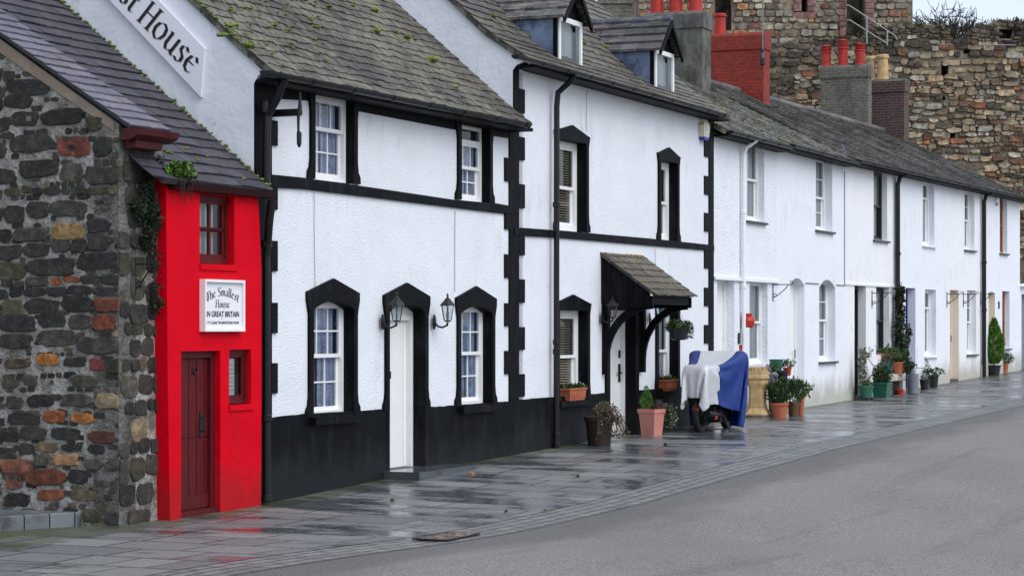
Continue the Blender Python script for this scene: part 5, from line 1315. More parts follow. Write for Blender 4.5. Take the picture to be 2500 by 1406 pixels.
# ================================================================ LANTERNS
random.seed(5)
def lantern_at(loc, rot, kind):
    t_ = thing('wall_lantern', 'x', 'lantern', loc=loc, rot=rot, group='black wall lanterns')
    m = MB(); m.lathe([(.055, 0), (.05, .012), (.02, .02)], n=14); m.v = [(v_[0]*.8, -v_[2], v_[1]*1.7) for v_ in m.v]; part('backplate', m, m_iron, t_)
    m = MB(); m.tube([(0, -.01, 0), (0, -.05, -.05), (0, -.11, -.065), (0, -.17, -.04), (0, -.18, -.005)], .012, 8); m.tube([(0, -.18, -.05), (0, -.18, -.01)], [.006, .014], 8); part('arm', m, m_iron, t_)
    b = MB(); z0 = .0; y = -.18
    b.lathe([(.03, z0), (.045, z0+.012), (.05, z0+.02)], (0, y, 0), 6)
    for i in range(6):
        a = 2*pi*(i+.5)/6; b.tube([(.048*cos(a), y+.048*sin(a), z0+.02), (.078*cos(a), y+.078*sin(a), z0+.19)], .005, 4)
    b.lathe([(.105, z0+.19), (.10, z0+.20), (.07, z0+.235), (.045, z0+.255), (.04, z0+.27), (.02, z0+.28), (.012, z0+.30), (.016, z0+.315), (.004, z0+.34)], (0, y, 0), 6)
    part('housing', b, m_iron, t_)
    m = MB(); m.lathe([(.044, z0+.022), (.072, z0+.186)], (0, y, 0), 6); part('glass', m, m_glass, t_)
    m = MB(); m.lathe([(.016, z0+.03), (.02, z0+.10), (.012, z0+.13)], (0, y, 0), 8); part('bulb', m, m_paper, t_)
    return t_
l0 = None
for i, (fr, px, py, lb, sc) in enumerate([(FA, 927, 786, 'left black lantern beside the plain white door, partly over its jamb', 1.06), (FA, 1053, 786, 'black lantern right of the plain white door', 1.06),
        (FB, 1463, 777, 'black lantern left of the door under the slated canopy', .98), (FB, 1580, 777, 'black lantern behind the canopy bracket, right of that door', .98)]):
    x, z = fr.L(px, py)
    if l0 is None: l0 = lantern_at((0,0,0), 0, 0); o = l0
    else: o = copy_tree(l0)
    o.location = fr.w(x, -.036, z); o.rotation_euler = (0, 0, fr.rot); o.scale = (sc, sc, sc); o['label'] = lb

# wall bracket on the black and white cottage
x, z = FA.L(660, 278); br = thing('wall_bracket', 'black iron bracket with hanging rod high on the black and white cottage', 'bracket', FA, x, z=z)
m = MB(); m.box(x-.02, x+.06, -.36, -.0, z-.035, z+.04); part('arm', m, m_iron, br)
m = MB(); m.tube([(x+.02, -.36, z+.22), (x+.02, -.36, z+.12), (x+.02, -.36, z-.02)], [.012, .018, .03], 8); m.tube([(x+.02, -.34, z-.02), (x+.02, -.34, z-.2), (x+.02, -.35, z-.22), (x+.02, -.35, z-.34), (x+.02, -.35, z-.38)], [.018, .014, .028, .028, .01], 8); part('rod', m, m_iron, br)
# alarm box
x0, x1 = FB.X(1704), FB.X(1720); z0, z1 = FB.Z(1712, 343), FB.Z(1712, 300)
al = thing('alarm_box', 'cream and white burglar alarm box with blue base on the dormer cottage', 'alarm box', FB, (x0+x1)/2, z=z0)
m = MB(); m.prism([(x0+.04, z0+.05), (x1-.06, z0+.05), (x1, z1-.08), (x1-.05, z1), (x0+.05, z1), (x0, z1-.05)], -.10, -.002); part('case', m, m_alarm, al)
m = MB(); m.prism([(x0+.06, z0), (x1-.08, z0), (x1-.055, z0+.049), (x0+.035, z0+.049)], -.098, -.004); part('base', m, m_alarmb, al)
m = MB(); m.box(x0+.16, x1-.10, -.104, -.101, z0+.12, z1-.05); part('panel', m, m_alarmw, al)
m = MB(); m.box(x0+.18, x1-.14, -.107, -.1045, z1-.14, z1-.09); part('emblem', m, M('pale_blue_print', (.15,.5,.75), .5), al)
# round wall light
x, z = FD.L(2431, 487); wl_ = thing('bulkhead_light', 'round white outdoor light high on the end cottage', 'wall light', FD, x, z=z)
m = MB(); m.lathe([(.11, 0), (.12, .03), (.10, .07), (.05, .09)], n=16); m.v = [(x+v_[0], -v_[2], z+v_[1]) for v_ in m.v]; part('dome', m, m_alarmw, wl_, smooth=True)
m = MB(); m.box(x-.03, x+.03, -.05, 0, z-.16, z-.11); part('gland', m, m_greypot, wl_)
# house number plaques
for (fr, px, py, lb, ch) in [(FC, 1803, 826, 'small black number plaque beside the first terrace door', ''), (FC, 2077, 800, 'small black lantern-shaped plaque left of the black door', ''), (FD, 2438, 745, 'small dark arched plaque on the end cottage', '')]:
    x, z = fr.L(px, py); p_ = thing('number_plaque', lb, 'plaque', fr, x, z=z, group='dark plaques by the terrace doors')
    m = MB(); m.prism([(x-.06, z-.09), (x+.06, z-.09), (x+.06, z+.08), (x+.03, z+.1), (x-.03, z+.1), (x-.06, z+.08)], -.02, -.001); part('plate', m, m_iron, p_)
    m = MB(); m.box(x-.02, x+.02, -.023, -.0205, z-.05, z-.04); m.box(x-.02, x+.02, -.023, -.0205, z+.04, z+.05); m.box(x-.03, x-.02, -.023, -.0205, z-.05, z+.05); m.box(x+.02, x+.03, -.023, -.0205, z-.05, z+.05); part('numeral', m, m_greypot, p_)
x, z = FC.L(1811, 783); rp_ = thing('red_wall_pot', 'small red pot holder fixed to the pebbledashed cottage', 'pot', FC, x, z=z)
m = MB(); m.lathe([(.07, -.12), (.10, -.10), (.12, .0), (.10, .06), (.06, .08), (.07, .13)], (x, -.12, z), 12); m.box(x-.02, x+.02, -.03, 0, z+.02, z+.14); part('bowl', m, m_redplas, rp_)
# scroll brackets
def scroll(fr, px, py, lb, k):
    x, z = fr.L(px, py); t_ = thing('basket_bracket', lb, 'bracket', fr, x, z=z, group='iron hanging basket brackets')
    m = MB(); r = .009
    m.tube([(x, -.01, z+.10), (x, -.01, z-.28)], r, 5); m.tube([(x, -.01, z+.04), (x, -.36*k, z+.04)], r, 5); m.tube([(x, -.01, z-.2), (x, -.1*k, z-.16), (x, -.25*k, z-.04), (x, -.3*k, z+.03)], r, 5)
    for (yy, zz) in ((-.36*k, z+.07), (-.05, z-.16)):
        m.tube([(x, yy+.03*cos(a*.7), zz+.03*sin(a*.7)) for a in range(9)], r*.8, 5)
    part('scroll', m, m_iron, t_)
scroll(FA, 330, 655, 'thin black scroll bracket on the stone building corner', .6)
for (fr, px, py, lb, k) in [(FC, 1886, 700, 'black scroll bracket between the first and second terrace doors', 1.), (FD, 2128, 720, 'black scroll bracket left of the lower black window', 1.2), (FD, 2311, 722, 'black scroll bracket left of the cream door', 1.), (FD, 2351, 722, 'black scroll bracket right of the cream door', 1.), (FD, 2393, 722, 'black scroll bracket near the last downpipe', .8)]: scroll(fr, px, py, lb, k)

# ================================================================ PLANTS
random.seed(17)
def mpot(r, h, top=1.12, rim=True, n=20, rect_=False, sy=1.):
    m = MB(); pr = [(r*.78, 0), (r*.8, .01), (r*1.0, h*.84)]
    pr += [(r*1.09, h*.85), (r*1.1, h), (r*1.0, h), (r*.97, h*.9)] if rim else [(r*1.05, h), (r*.98, h), (r*.95, h*.9)]
    m.lathe(pr, n=n, rect=rect_, sy=sy); return m
def potted(lb, P, r, h, mat, fol=None, rot=0., rect_=False, sy=1., rim=True, name='potted_plant', cat='plant pot', n=20, group=None):
    t_ = thing(name, lb, cat, loc=tuple(P), rot=rot, group=group)
    q_ = 1.33 if rect_ else 1.; n = 4 if rect_ else n
    part('pot', mpot(r*q_, h, rim=rim, sy=sy, n=n), mat, t_)
    s = MB(); s.lathe([(r*.97*q_, h*.88), (r*.5*q_, h*.91)], n=4 if rect_ else 16, sy=sy); part('soil', s, m_soil, t_)
    if fol: m = MB(); fol(m, r, h); part('foliage', m, m_leaf, t_)
    return t_
def bushy(rad, n, size, pal, up=.5, dz=0., asp=.45):
    def f(m, r, h): leaves(m, (0, 0, h+rad[2]*.75+dz), rad, n, size, pal, up, asp=asp)
    return f
def conifer(hh, w, n=900, pal=GB):
    def f(m, r, h):
        m.tube([(0,0,h*.9), (0,0,h+hh*.8)], [.012, .004], 5, (.04,.03,.02))
        for k in range(n):
            q = R(0,1)**1.25; prof_ = (sin(min(1, (q+.12)*1.6)*pi/2))*(1-q)**.75*1.15; a = R(0, 2*pi)
            lump = 1+.25*noise.noise(Vector((cos(a)*2, sin(a)*2, q*5)))
            rr_ = w*prof_*R(.5, 1.)*lump; p = (rr_*cos(a), rr_*sin(a), h+.02+q*hh)
            c = random.choice(pal); s = R(.7, 1.3); m.leaf(p, hh*R(.06, .11), (c[0]*s, c[1]*s, c[2]*s), 0, .22, Vector((cos(a)*.45, sin(a)*.45, 1)))
    return f
def px2m(P, w): return w*P.y/F
# --- before the dormer cottage
P = gp(1472, 1080); P = P+FB.b*.1
def dead(m, r, h):
    pal = [(.16,.12,.08), (.10,.08,.05), (.22,.19,.13), (.07,.06,.04), (.12,.13,.07)]
    for k in range(36):
        a = R(-1.2, 1.6); l = R(.2, .55); pts = []
        for i in range(6):
            q = i/5; pts.append((cos(a)*l*q*.9+ .02*sin(k+i), -abs(sin(a))*.1+sin(a)*l*q*.6, h+.25*sin(q*2.4)*R(.5,1.)-q*q*(h*.9 if a > 0 or k%2 else .15)))
        m.tube(pts, .005, 4, (.10,.06,.04))
        for i in range(26):
            q = pts[random.randrange(1, 6)]; m.leaf((q[0]+R(-.05,.05), q[1]+R(-.05,.05), max(.02, q[2]+R(-.05,.05))), R(.025,.05), random.choice(pal), 0, .7)
potted('wooden tub with straggling withered plant left of the canopied door', gp(1463, 1088), .20, .42, m_barrel, dead, rot=-.4)
P = gp(1612, 1064)
pk = potted('square pink planter holding a small green conifer and heather', P+FB.b*.14+Vector((0,0,0)), .152, px2m(P, 66)/1.0*1.0, m_pinkpot, None, rot=FB.rot-.25, rect_=True, n=16)
m = MB(); h = px2m(P, 66)
for v0_ in (0,):
    mm = MB(); conifer(.36, .13, 700)(mm, .1, 0.); mm.v = [(v_[0]-.06, v_[1]+.06, v_[2]+h-.04) for v_ in mm.v]; m.v += mm.v; m.f += mm.f; m.c += mm.c
part('conifer', m, m_leaf, pk)
m = MB()
for k in range(220):
    x_, y_ = R(-.02, .15), R(-.12, .06); c = random.choice([(.12,.05,.08), (.07,.05,.045), (.17,.08,.12), (.05,.07,.03)]); m.leaf((x_, y_, h-.03), R(.08, .2), c, 0, .12, Vector((R(-.4,.5), R(-.4,.4), 1)))
part('heather', m, m_leaf, pk)
m = MB()
for k in range(700):
    q = R(0,1); m.leaf((.17+R(-.02, .14)+.04*sin(q*3), -.13+R(-.11,.12), h+.06-q*h*.85), R(.03,.055), random.choice([(.06,.08,.05), (.10,.12,.07), (.20,.22,.15), (.03,.04,.02)]), 0, .8)
part('trailing_ivy', m, m_leaf, pk)
# window boxes
def wbox(lb, fr, pxa, pxb, pyt, pyb, yo, mat):
    x0, x1 = fr.X(pxa, yo), fr.X(pxb, yo); z0, z1 = fr.Z(pxb, pyb, yo), fr.Z(pxb, pyt, yo)
    return x0, x1, z0, z1
for (lb, o, z_) in (('long terracotta window box on the sill left of the canopied door', V1, V1[2]), ('terracotta window box on the sill right of the canopied door', V2, V2[2])):
    xm = (o[0]+o[1])/2-.05; t_ = thing('window_box', lb, 'window box', FB, xm, z=z_-.008, y=-.02, group='terracotta window boxes')
    L_ = .34 if o is V1 else .26; m = MB(); h_ = .17
    i0 = len(m.v)
    def ring(l, w, z): m.v.extend([(xm-l, -.0-w-.03, z), (xm+l, -.0-w-.03, z), (xm+l, -.03+w-.0, z), (xm-l, -.03+w, z)])
    for (l, w, z) in ((L_*.86, .07, z_-.008), (L_*.98, .09, z_+h_*.85), (L_*1.04, .10, z_+h_*.86), (L_*1.04, .10, z_+h_), (L_*.96, .085, z_+h_), (L_*.95, .08, z_+h_*.85)): ring(l, w, z)
    for k in range(5):
        for j in range(4): m.f.append((i0+k*4+j, i0+k*4+(j+1)%4, i0+k*4+4+(j+1)%4, i0+k*4+4+j)); m.c.append((1,1,1))
    m.f.append((i0+20, i0+21, i0+22, i0+23)); m.c.append((1,1,1))
    for k in range(9): m.box(xm-L_*.8+k*L_*.2, xm-L_*.8+k*L_*.2+.03, -.105-.012, -.10, z_+.03, z_+h_*.7)
    part('trough', m, m_terra, t_)
    m = MB()
    for k in range(260): m.leaf((xm+R(-L_, L_)*.9, -.03+R(-.07,.07), z_+h_-.02), R(.05,.11), random.choice(G1+GD), 0, .4, Vector((R(-.7,.7), R(-.7,.7), R(.4,1))))
    for k in range(12): m.leaf((xm+R(-L_, L_)*.8, -.05+R(-.07,.05), z_+h_+R(.03,.08)), .03, (.7,.7,.68), 0, .9)
    part('foliage', m, m_leaf, t_)
# hanging basket
x, z = FB.L(1650, 830, -.25); hb = thing('hanging_basket', 'black hanging basket of dark green foliage right of the door canopy', 'hanging basket', FB, x, z=z, y=-.3)
m = MB(); m.lathe([(.09, 0), (.13, .02), (.17, .18), (.18, .19), (.165, .19), (.15, .15)], (x, -.3, z), 14); part('basket', m, m_darkpot, hb)
m = MB(); leaves(m, (x, -.3, z+.22), (.24, .24, .10), 900, .05, G1+GD, .2); leaves(m, (x+.1, -.42, z+.14), (.1, .1, .12), 200, .04, G1+GD, -.5); part('foliage', m, m_leaf, hb)
m = MB(); 
for a in (0, 2.1, 4.2): m.tube([(x+.16*cos(a), -.3+.16*sin(a), z+.19), (x, -.3, z+.52)], .004, 4)
m.tube([(x, -.3, z+.52), (x, -.3, z+.56), (x, -.03, z+.56)], .009, 5); part('chain', m, m_iron, hb)
# plants on red cottage gutter and stone corner
x, z = FA.L(450, 425, YR-.15); gw = thing('gutter_weed', 'bright green leafy weed growing in the red cottage gutter', 'plant', FA, x, z=z-.05, y=YR-.1)
m = MB(); leaves(m, (x, YR-.10, z+.02), (.22, .10, .08), 420, .055, GB+G1, .8, asp=.7); leaves(m, (x+.12, YR-.12, z-.04), (.14, .06, .08), 220, .04, GD+[(.08,.05,.03)], .2)
for k in range(14):
    xx = x+R(-.05, .2); m.tube([(xx, YR-.13, z), (xx+R(-.02,.02), YR-.14, z-.12), (xx+R(-.03,.03), YR-.13, z-R(.15,.32))], .003, 4, (.03,.02,.015))
part('foliage', m, m_leaf, gw)
x = FA.X(372, .0); cr = thing('wall_creeper', 'dark creeper clinging between the stone building and the red cottage', 'creeper', FA, x, z=2.)
m = MB()
for (px, py, a, b_, n) in [(362, 470, .11, .16, 500), (375, 530, .16, .20, 900), (366, 590, .10, .14, 400), (345, 510, .08, .12, 220), (388, 740, .06, .10, 160), (385, 700, .05, .06, 60), (340, 500, .08, .08, 120), (395, 410, .05, .12, 120), (385, 640, .04, .2, 90)]:
    xx, zz = FA.L(px, py, -.06); leaves(m, (xx, -.04, zz), (a, .06, b_), n, .042, GD+[(.02,.03,.012)], .1, .1)
for k in range(6):
    pts = [(FA.X(385, -.05)+R(-.06,.02), -.03+R(-.02,.0), 2.2+i*.22+R(-.08,.08)) for i in range(6)]; m.tube(pts, .005, 4, (.02,.014,.01))
part('foliage', m, m_leaf, cr)
m = MB(); 
# --- pot group beyond the motorbike
P = gp(1850, 1019)
cp = thing('chimney_pot_planter', 'tall buff clay chimney pot with crown top standing on the paving', 'chimney pot', loc=tuple(P), rot=FC.rot)
H = px2m(P, 126); m = MB()
m.lathe([(.215, 0), (.215, .07), (.17, .14), (.145, .18), (.15, .19), (.15, .215), (.135, .22), (.135, .50*H/.9), (.15, .56*H/.9), (.16, .575*H/.9), (.165, .62*H/.9), (.15, .64*H/.9), (.15, .66*H/.9), (.18, .68*H/.9), (.18, .73*H/.9), (.17, .74*H/.9), (.175, H*.90), (.155, H*.90), (.15, H*.6)], n=16, rect=True)
part('body', m, m_creampot, cp)
m = MB()
for k in range(16):
    a0_ = 2*pi*k/16; a1_ = 2*pi*(k+1)/16; am = (a0_+a1_)/2; r_ = .175
    for rr_ in (r_, r_-.02): m.face([(rr_*cos(a0_), rr_*sin(a0_), H*.89), (rr_*cos(a1_), rr_*sin(a1_), H*.89), (rr_*cos(am), rr_*sin(am), H)])
part('crown', m, m_creampot, cp)
m = MB(); m.lathe([(.23, 0), (.22, .05), (.2, .06)], n=16, rect=True); part('base', m, m_cement, cp)
def pg(px, py): return gp(px, py)
def pot_px(lb, px, pyb, w, h, mat, fol=None, lift=0., Pover=None, **k):
    P = Pover if Pover is not None else gp(px, pyb)
    r = px2m(P, w)/2/1.08; hh = px2m(P, h); P = P.copy(); P.z += lift
    return potted(lb, P, r, hh, mat, fol, **k)
def onpx(px, py, Y): return Vector(((px-CX)/F*Y, Y, CZ-(py-HY)/F*Y))
pot_px('terracotta plastic pot with bushy dark plant right of the buff chimney pot', 1903, 1020, 45, 37, m_terra, bushy((.24,.2,.24), 900, .09, G1+GD, .8, asp=.25))
pot_px('brown glazed pot behind the terracotta pot', 1937, 1017, 30, 36, m_brownpot, bushy((.2,.18,.24), 700, .08, G1+GD, .8, asp=.25))
pot_px('slim orange glazed pot nearest the arched door', 1955, 1012, 18, 45, m_terra, bushy((.2,.16,.16), 350, .09, G1+[(.10,.13,.05)], .5, asp=.35))
pot_px('tall dark stand pot behind the terracotta pot', 1893, 1014, 40, 76, m_darkpot, None, lift=0)
Yg = gp(1893, 1014).y
pot_px('grey glazed pot with flowering plant on the dark stand pot', 1888, 0, 30, 26, m_greypot, bushy((.15,.13,.10), 260, .05, G1+[(.12,.05,.06), (.2,.12,.1)], .6), Pover=onpx(1886, 938, Yg))
pot_px('black glazed pot under the green bowl', 1912, 0, 30, 36, m_darkpot, None, Pover=onpx(1910, 940, Yg+.1))
pot_px('flared green glazed bowl topmost of the pot stack', 1895, 0, 36, 28, m_greenpot, None, Pover=onpx(1895, 905, Yg+.1), rim=False)
pot_px('small red pot with trailing flowers behind the black glazed pot', 1922, 0, 22, 20, m_redplas, bushy((.16,.12,.09), 260, .05, G1+[(.15,.05,.07), (.10,.09,.05)], .3), Pover=onpx(1922, 917, Yg+.3))
pot_px('red glass jar candle on the sill behind the motorbike cover', 1808, 0, 15, 14, m_redplas, None, Pover=onpx(1808, 856, FC.w(FC.X(1808), -.1, 0).y), name='red_jar', cat='jar')
P = gp(1800, 1010); t_ = thing('small_shrub', 'small leafy shrub between the covered motorbike and the white downpipe', 'shrub', loc=tuple(P)); m = MB(); leaves(m, (0,0,.28), (.14,.12,.2), 260, .08, G1+GD, .8, asp=.3); m.tube([(0,0,0), (0,0,.2)], .01, 5, (.04,.03,.02)); part('foliage', m, m_leaf, t_)
# --- far group before black-windowed cottage
def bonsai(m, r, h):
    def br_(p, d, l, rr_, dep):
        pts = [p]; 
        for i in range(3): d = (d+Vector((R(-1,1), R(-1,1), R(-.4,.6)))*.35).normalized(); pts.append(pts[-1]+d*l/3)
        m.tube(pts, [rr_*(1-.2*i) for i in range(4)], 5, (.10,.075,.06), caps=False)
        if dep == 0:
            for k in range(7): m.leaf(pts[-1]+Vector((R(-.06,.06), R(-.06,.06), R(-.06,.06))), .045, random.choice(G1+[(.12,.08,.06)]), 0, .6)
            return
        for k in range(3): br_(pts[-1], (d+Vector((R(-1,1), R(-1,1), R(-.3,.7)))*.8).normalized(), l*.75, rr_*.6, dep-1)
    br_(Vector((.06,0,h*.9)), Vector((0,0,1)), .34, .02, 4)
    leaves(m, (-.28, 0, h+.38), (.09, .1, .40), 420, .06, [(.09,.11,.03), (.06,.07,.03), (.12,.10,.05)], .3, asp=.4)
    leaves(m, (0, 0, h+.03), (.2, .12, .06), 200, .05, G1, .6)
P = gp(2113, 976)
tg = pot_px('oval teal footed trough with gnarled little tree', 2114, 976, 52, 30, m_greenpot, bonsai, rot=FD.rot, sy=.7, lift=.04)
m = MB()
for a in (-1, 1): m.box(a*.13-.03, a*.13+.03, -.12, .12, -.04, .01)
part('feet', m, m_darkpot, tg)
P = gp(2152, 970)
pot_px('square dark green box planter with dark shrub', 2152, 971, 44, 38, m_greenpot, bushy((.24,.2,.22), 900, .07, GD+G1, .4), rect_=True, n=16, rot=FD.rot)
Yp = P.y+.2
sb = thing('stone_block_shelf', 'low shelf of pale broken stone blocks carrying the upper pots', 'stone shelf', loc=tuple(gp(2195, 965)+FD.b*.2), rot=FD.rot)
m = MB(); zt_ = px2m(P, 35)
for (x0, x1, y0, y1, z0, z1, c) in [(-.55,-.30,-.15,.2,0,zt_,.10), (.25,.5,-.15,.2,0,zt_,.12), (-.62,-.03,-.2,.25,zt_+.003,zt_+.16,.42), (.0,.60,-.2,.25,zt_+.003,zt_+.15,.45)]: m.box(x0, x1, y0, y1, z0, z1, (c, c*.93, c*.82))
o = part('blocks', m, m_stone, sb); bev = o.modifiers.new('bevel', 'BEVEL'); bev.width = .03; bev.segments = 2
Ys = sb.location.y
pot_px('round teal pot behind the green box planter', 2163, 0, 34, 28, m_teal, bushy((.15,.13,.06), 160, .05, G1, .5), Pover=onpx(2162, 910, Ys+.1))
pot_px('pink trough of small plants topmost of the planters by the black window', 2157, 0, 32, 20, m_pinkpot, bushy((.12,.10,.07), 200, .05, GB+G1, .7), Pover=onpx(2157, 882, Ys+.2), rect_=True, n=16, rot=FD.rot)
pot_px('terracotta pot of ferny plant on the stone shelf', 2193, 0, 28, 29, m_terra, bushy((.24,.2,.16), 700, .07, G1+GD, .7), Pover=onpx(2193, 912, Ys))
pot_px('leafy dark pot at the right end of the stone shelf', 2217, 0, 20, 10, m_darkpot, bushy((.18,.15,.10), 350, .06, G1+GD, .5), Pover=onpx(2217, 911, Ys))
pot_px('small orange pot in front of the stone shelf', 2197, 964, 21, 14, m_redplas, None)
pot_px('pale pink oval vase beside the green box planter', 2172, 966, 11, 22, m_pinkpot, None)
t_ = thing('grey_cylinder_pot', 'tall plain grey cylinder pot right of the stone shelf', 'plant pot', loc=tuple(gp(2229, 962))); m = MB(); hh = px2m(gp(2229, 962), 50); m.lathe([(.10, 0), (.115, .02), (.12, hh), (.105, hh), (.1, hh*.9)], n=18); part('pot', m, m_greypot, t_)
m = MB()
for k in range(8): 
    a = R(0, 6.28); m.tube([(0,0,hh*.9), (cos(a)*.1, sin(a)*.1, hh+.12), (cos(a)*.3, sin(a)*.3, hh+R(.1,.25))], .004, 4, (.04,.05,.02)); m.leaf((cos(a)*.3, sin(a)*.3, hh+.18), .06, (.03,.05,.02), 0, .7)
part('sprigs', m, m_leaf, t_)
# climber on the downpipe
x = FD.X(2193, -.15); cl = thing('climbing_plant', 'dark climbing plant wound up the black downpipe of the terrace', 'climber', FD, x, y=-.15)
m = MB(); gzl = FD.gz(x)
for k in range(10):
    pts = [(x+R(-.08,.25)+(.12*sin(i+k)), -.16+R(-.05,.05), gzl+.3+i*.24) for i in range(10)]; m.tube(pts, .008, 4, (.04,.03,.02))
for k in range(1500):
    q = R(0,1); w_ = .10+.22*sin(min(1,q*1.3)*pi)*(1-q*.4); zz = gzl+.45+q*1.9; m.leaf((x+.06+R(-1,1)*w_*(.6+.4*sin(zz*7)), -.17+R(-.1,.08), zz), R(.05,.09), random.choice(GD+G1[2:3]), 0, .7)
for k in range(420):
    q = R(0,1); m.leaf((x+.55+.12*sin(q*9)+R(-.07,.07), -.2+R(-.05,.05), gzl+.4+q*1.1), R(.05,.08), random.choice(GD+G1[2:3]), 0, .7)
part('foliage', m, m_leaf, cl)
pot_px('front black glazed pot beneath a small bright conifer', 2257, 952, 24, 26, m_darkpot, bushy((.10,.1,.05), 80, .05, G1+[(.7,.7,.7)], .5))
pot_px('tall black pot with spreading plant left of the cream door', 2279, 947, 26, 32, m_darkpot, bushy((.26,.2,.09), 330, .06, G1+GD, .4))
Pc = gp(2260, 944)
pot_px('black pot with small bright green conifer', 2259, 945, 24, 26, m_darkpot, conifer(.40, .16, 800))
pot_px('big bushy bright green conifer in black pot by the last downpipe', 2427, 917, 34, 26, m_darkpot, conifer(1.12, .34, 4200, GB+[(.05,.16,.01), (.02,.05,.01)]))
pot_px('wooden half barrel with trailing leaves beside the big conifer', 2453, 911, 19, 26, m_terra, bushy((.26,.2,.14), 500, .07, G1+GD, .4))

# ================================================================ COVERED MOTORBIKE
random.seed(9)
Pm = FB.w(FB.X(1728), -.62, 0); Pm = gp(1742, 1050)
mbk = thing('covered_motorbike', 'motorbike under a crumpled blue and silver cover', 'motorbike', loc=tuple(Pm), rot=FB.rot)
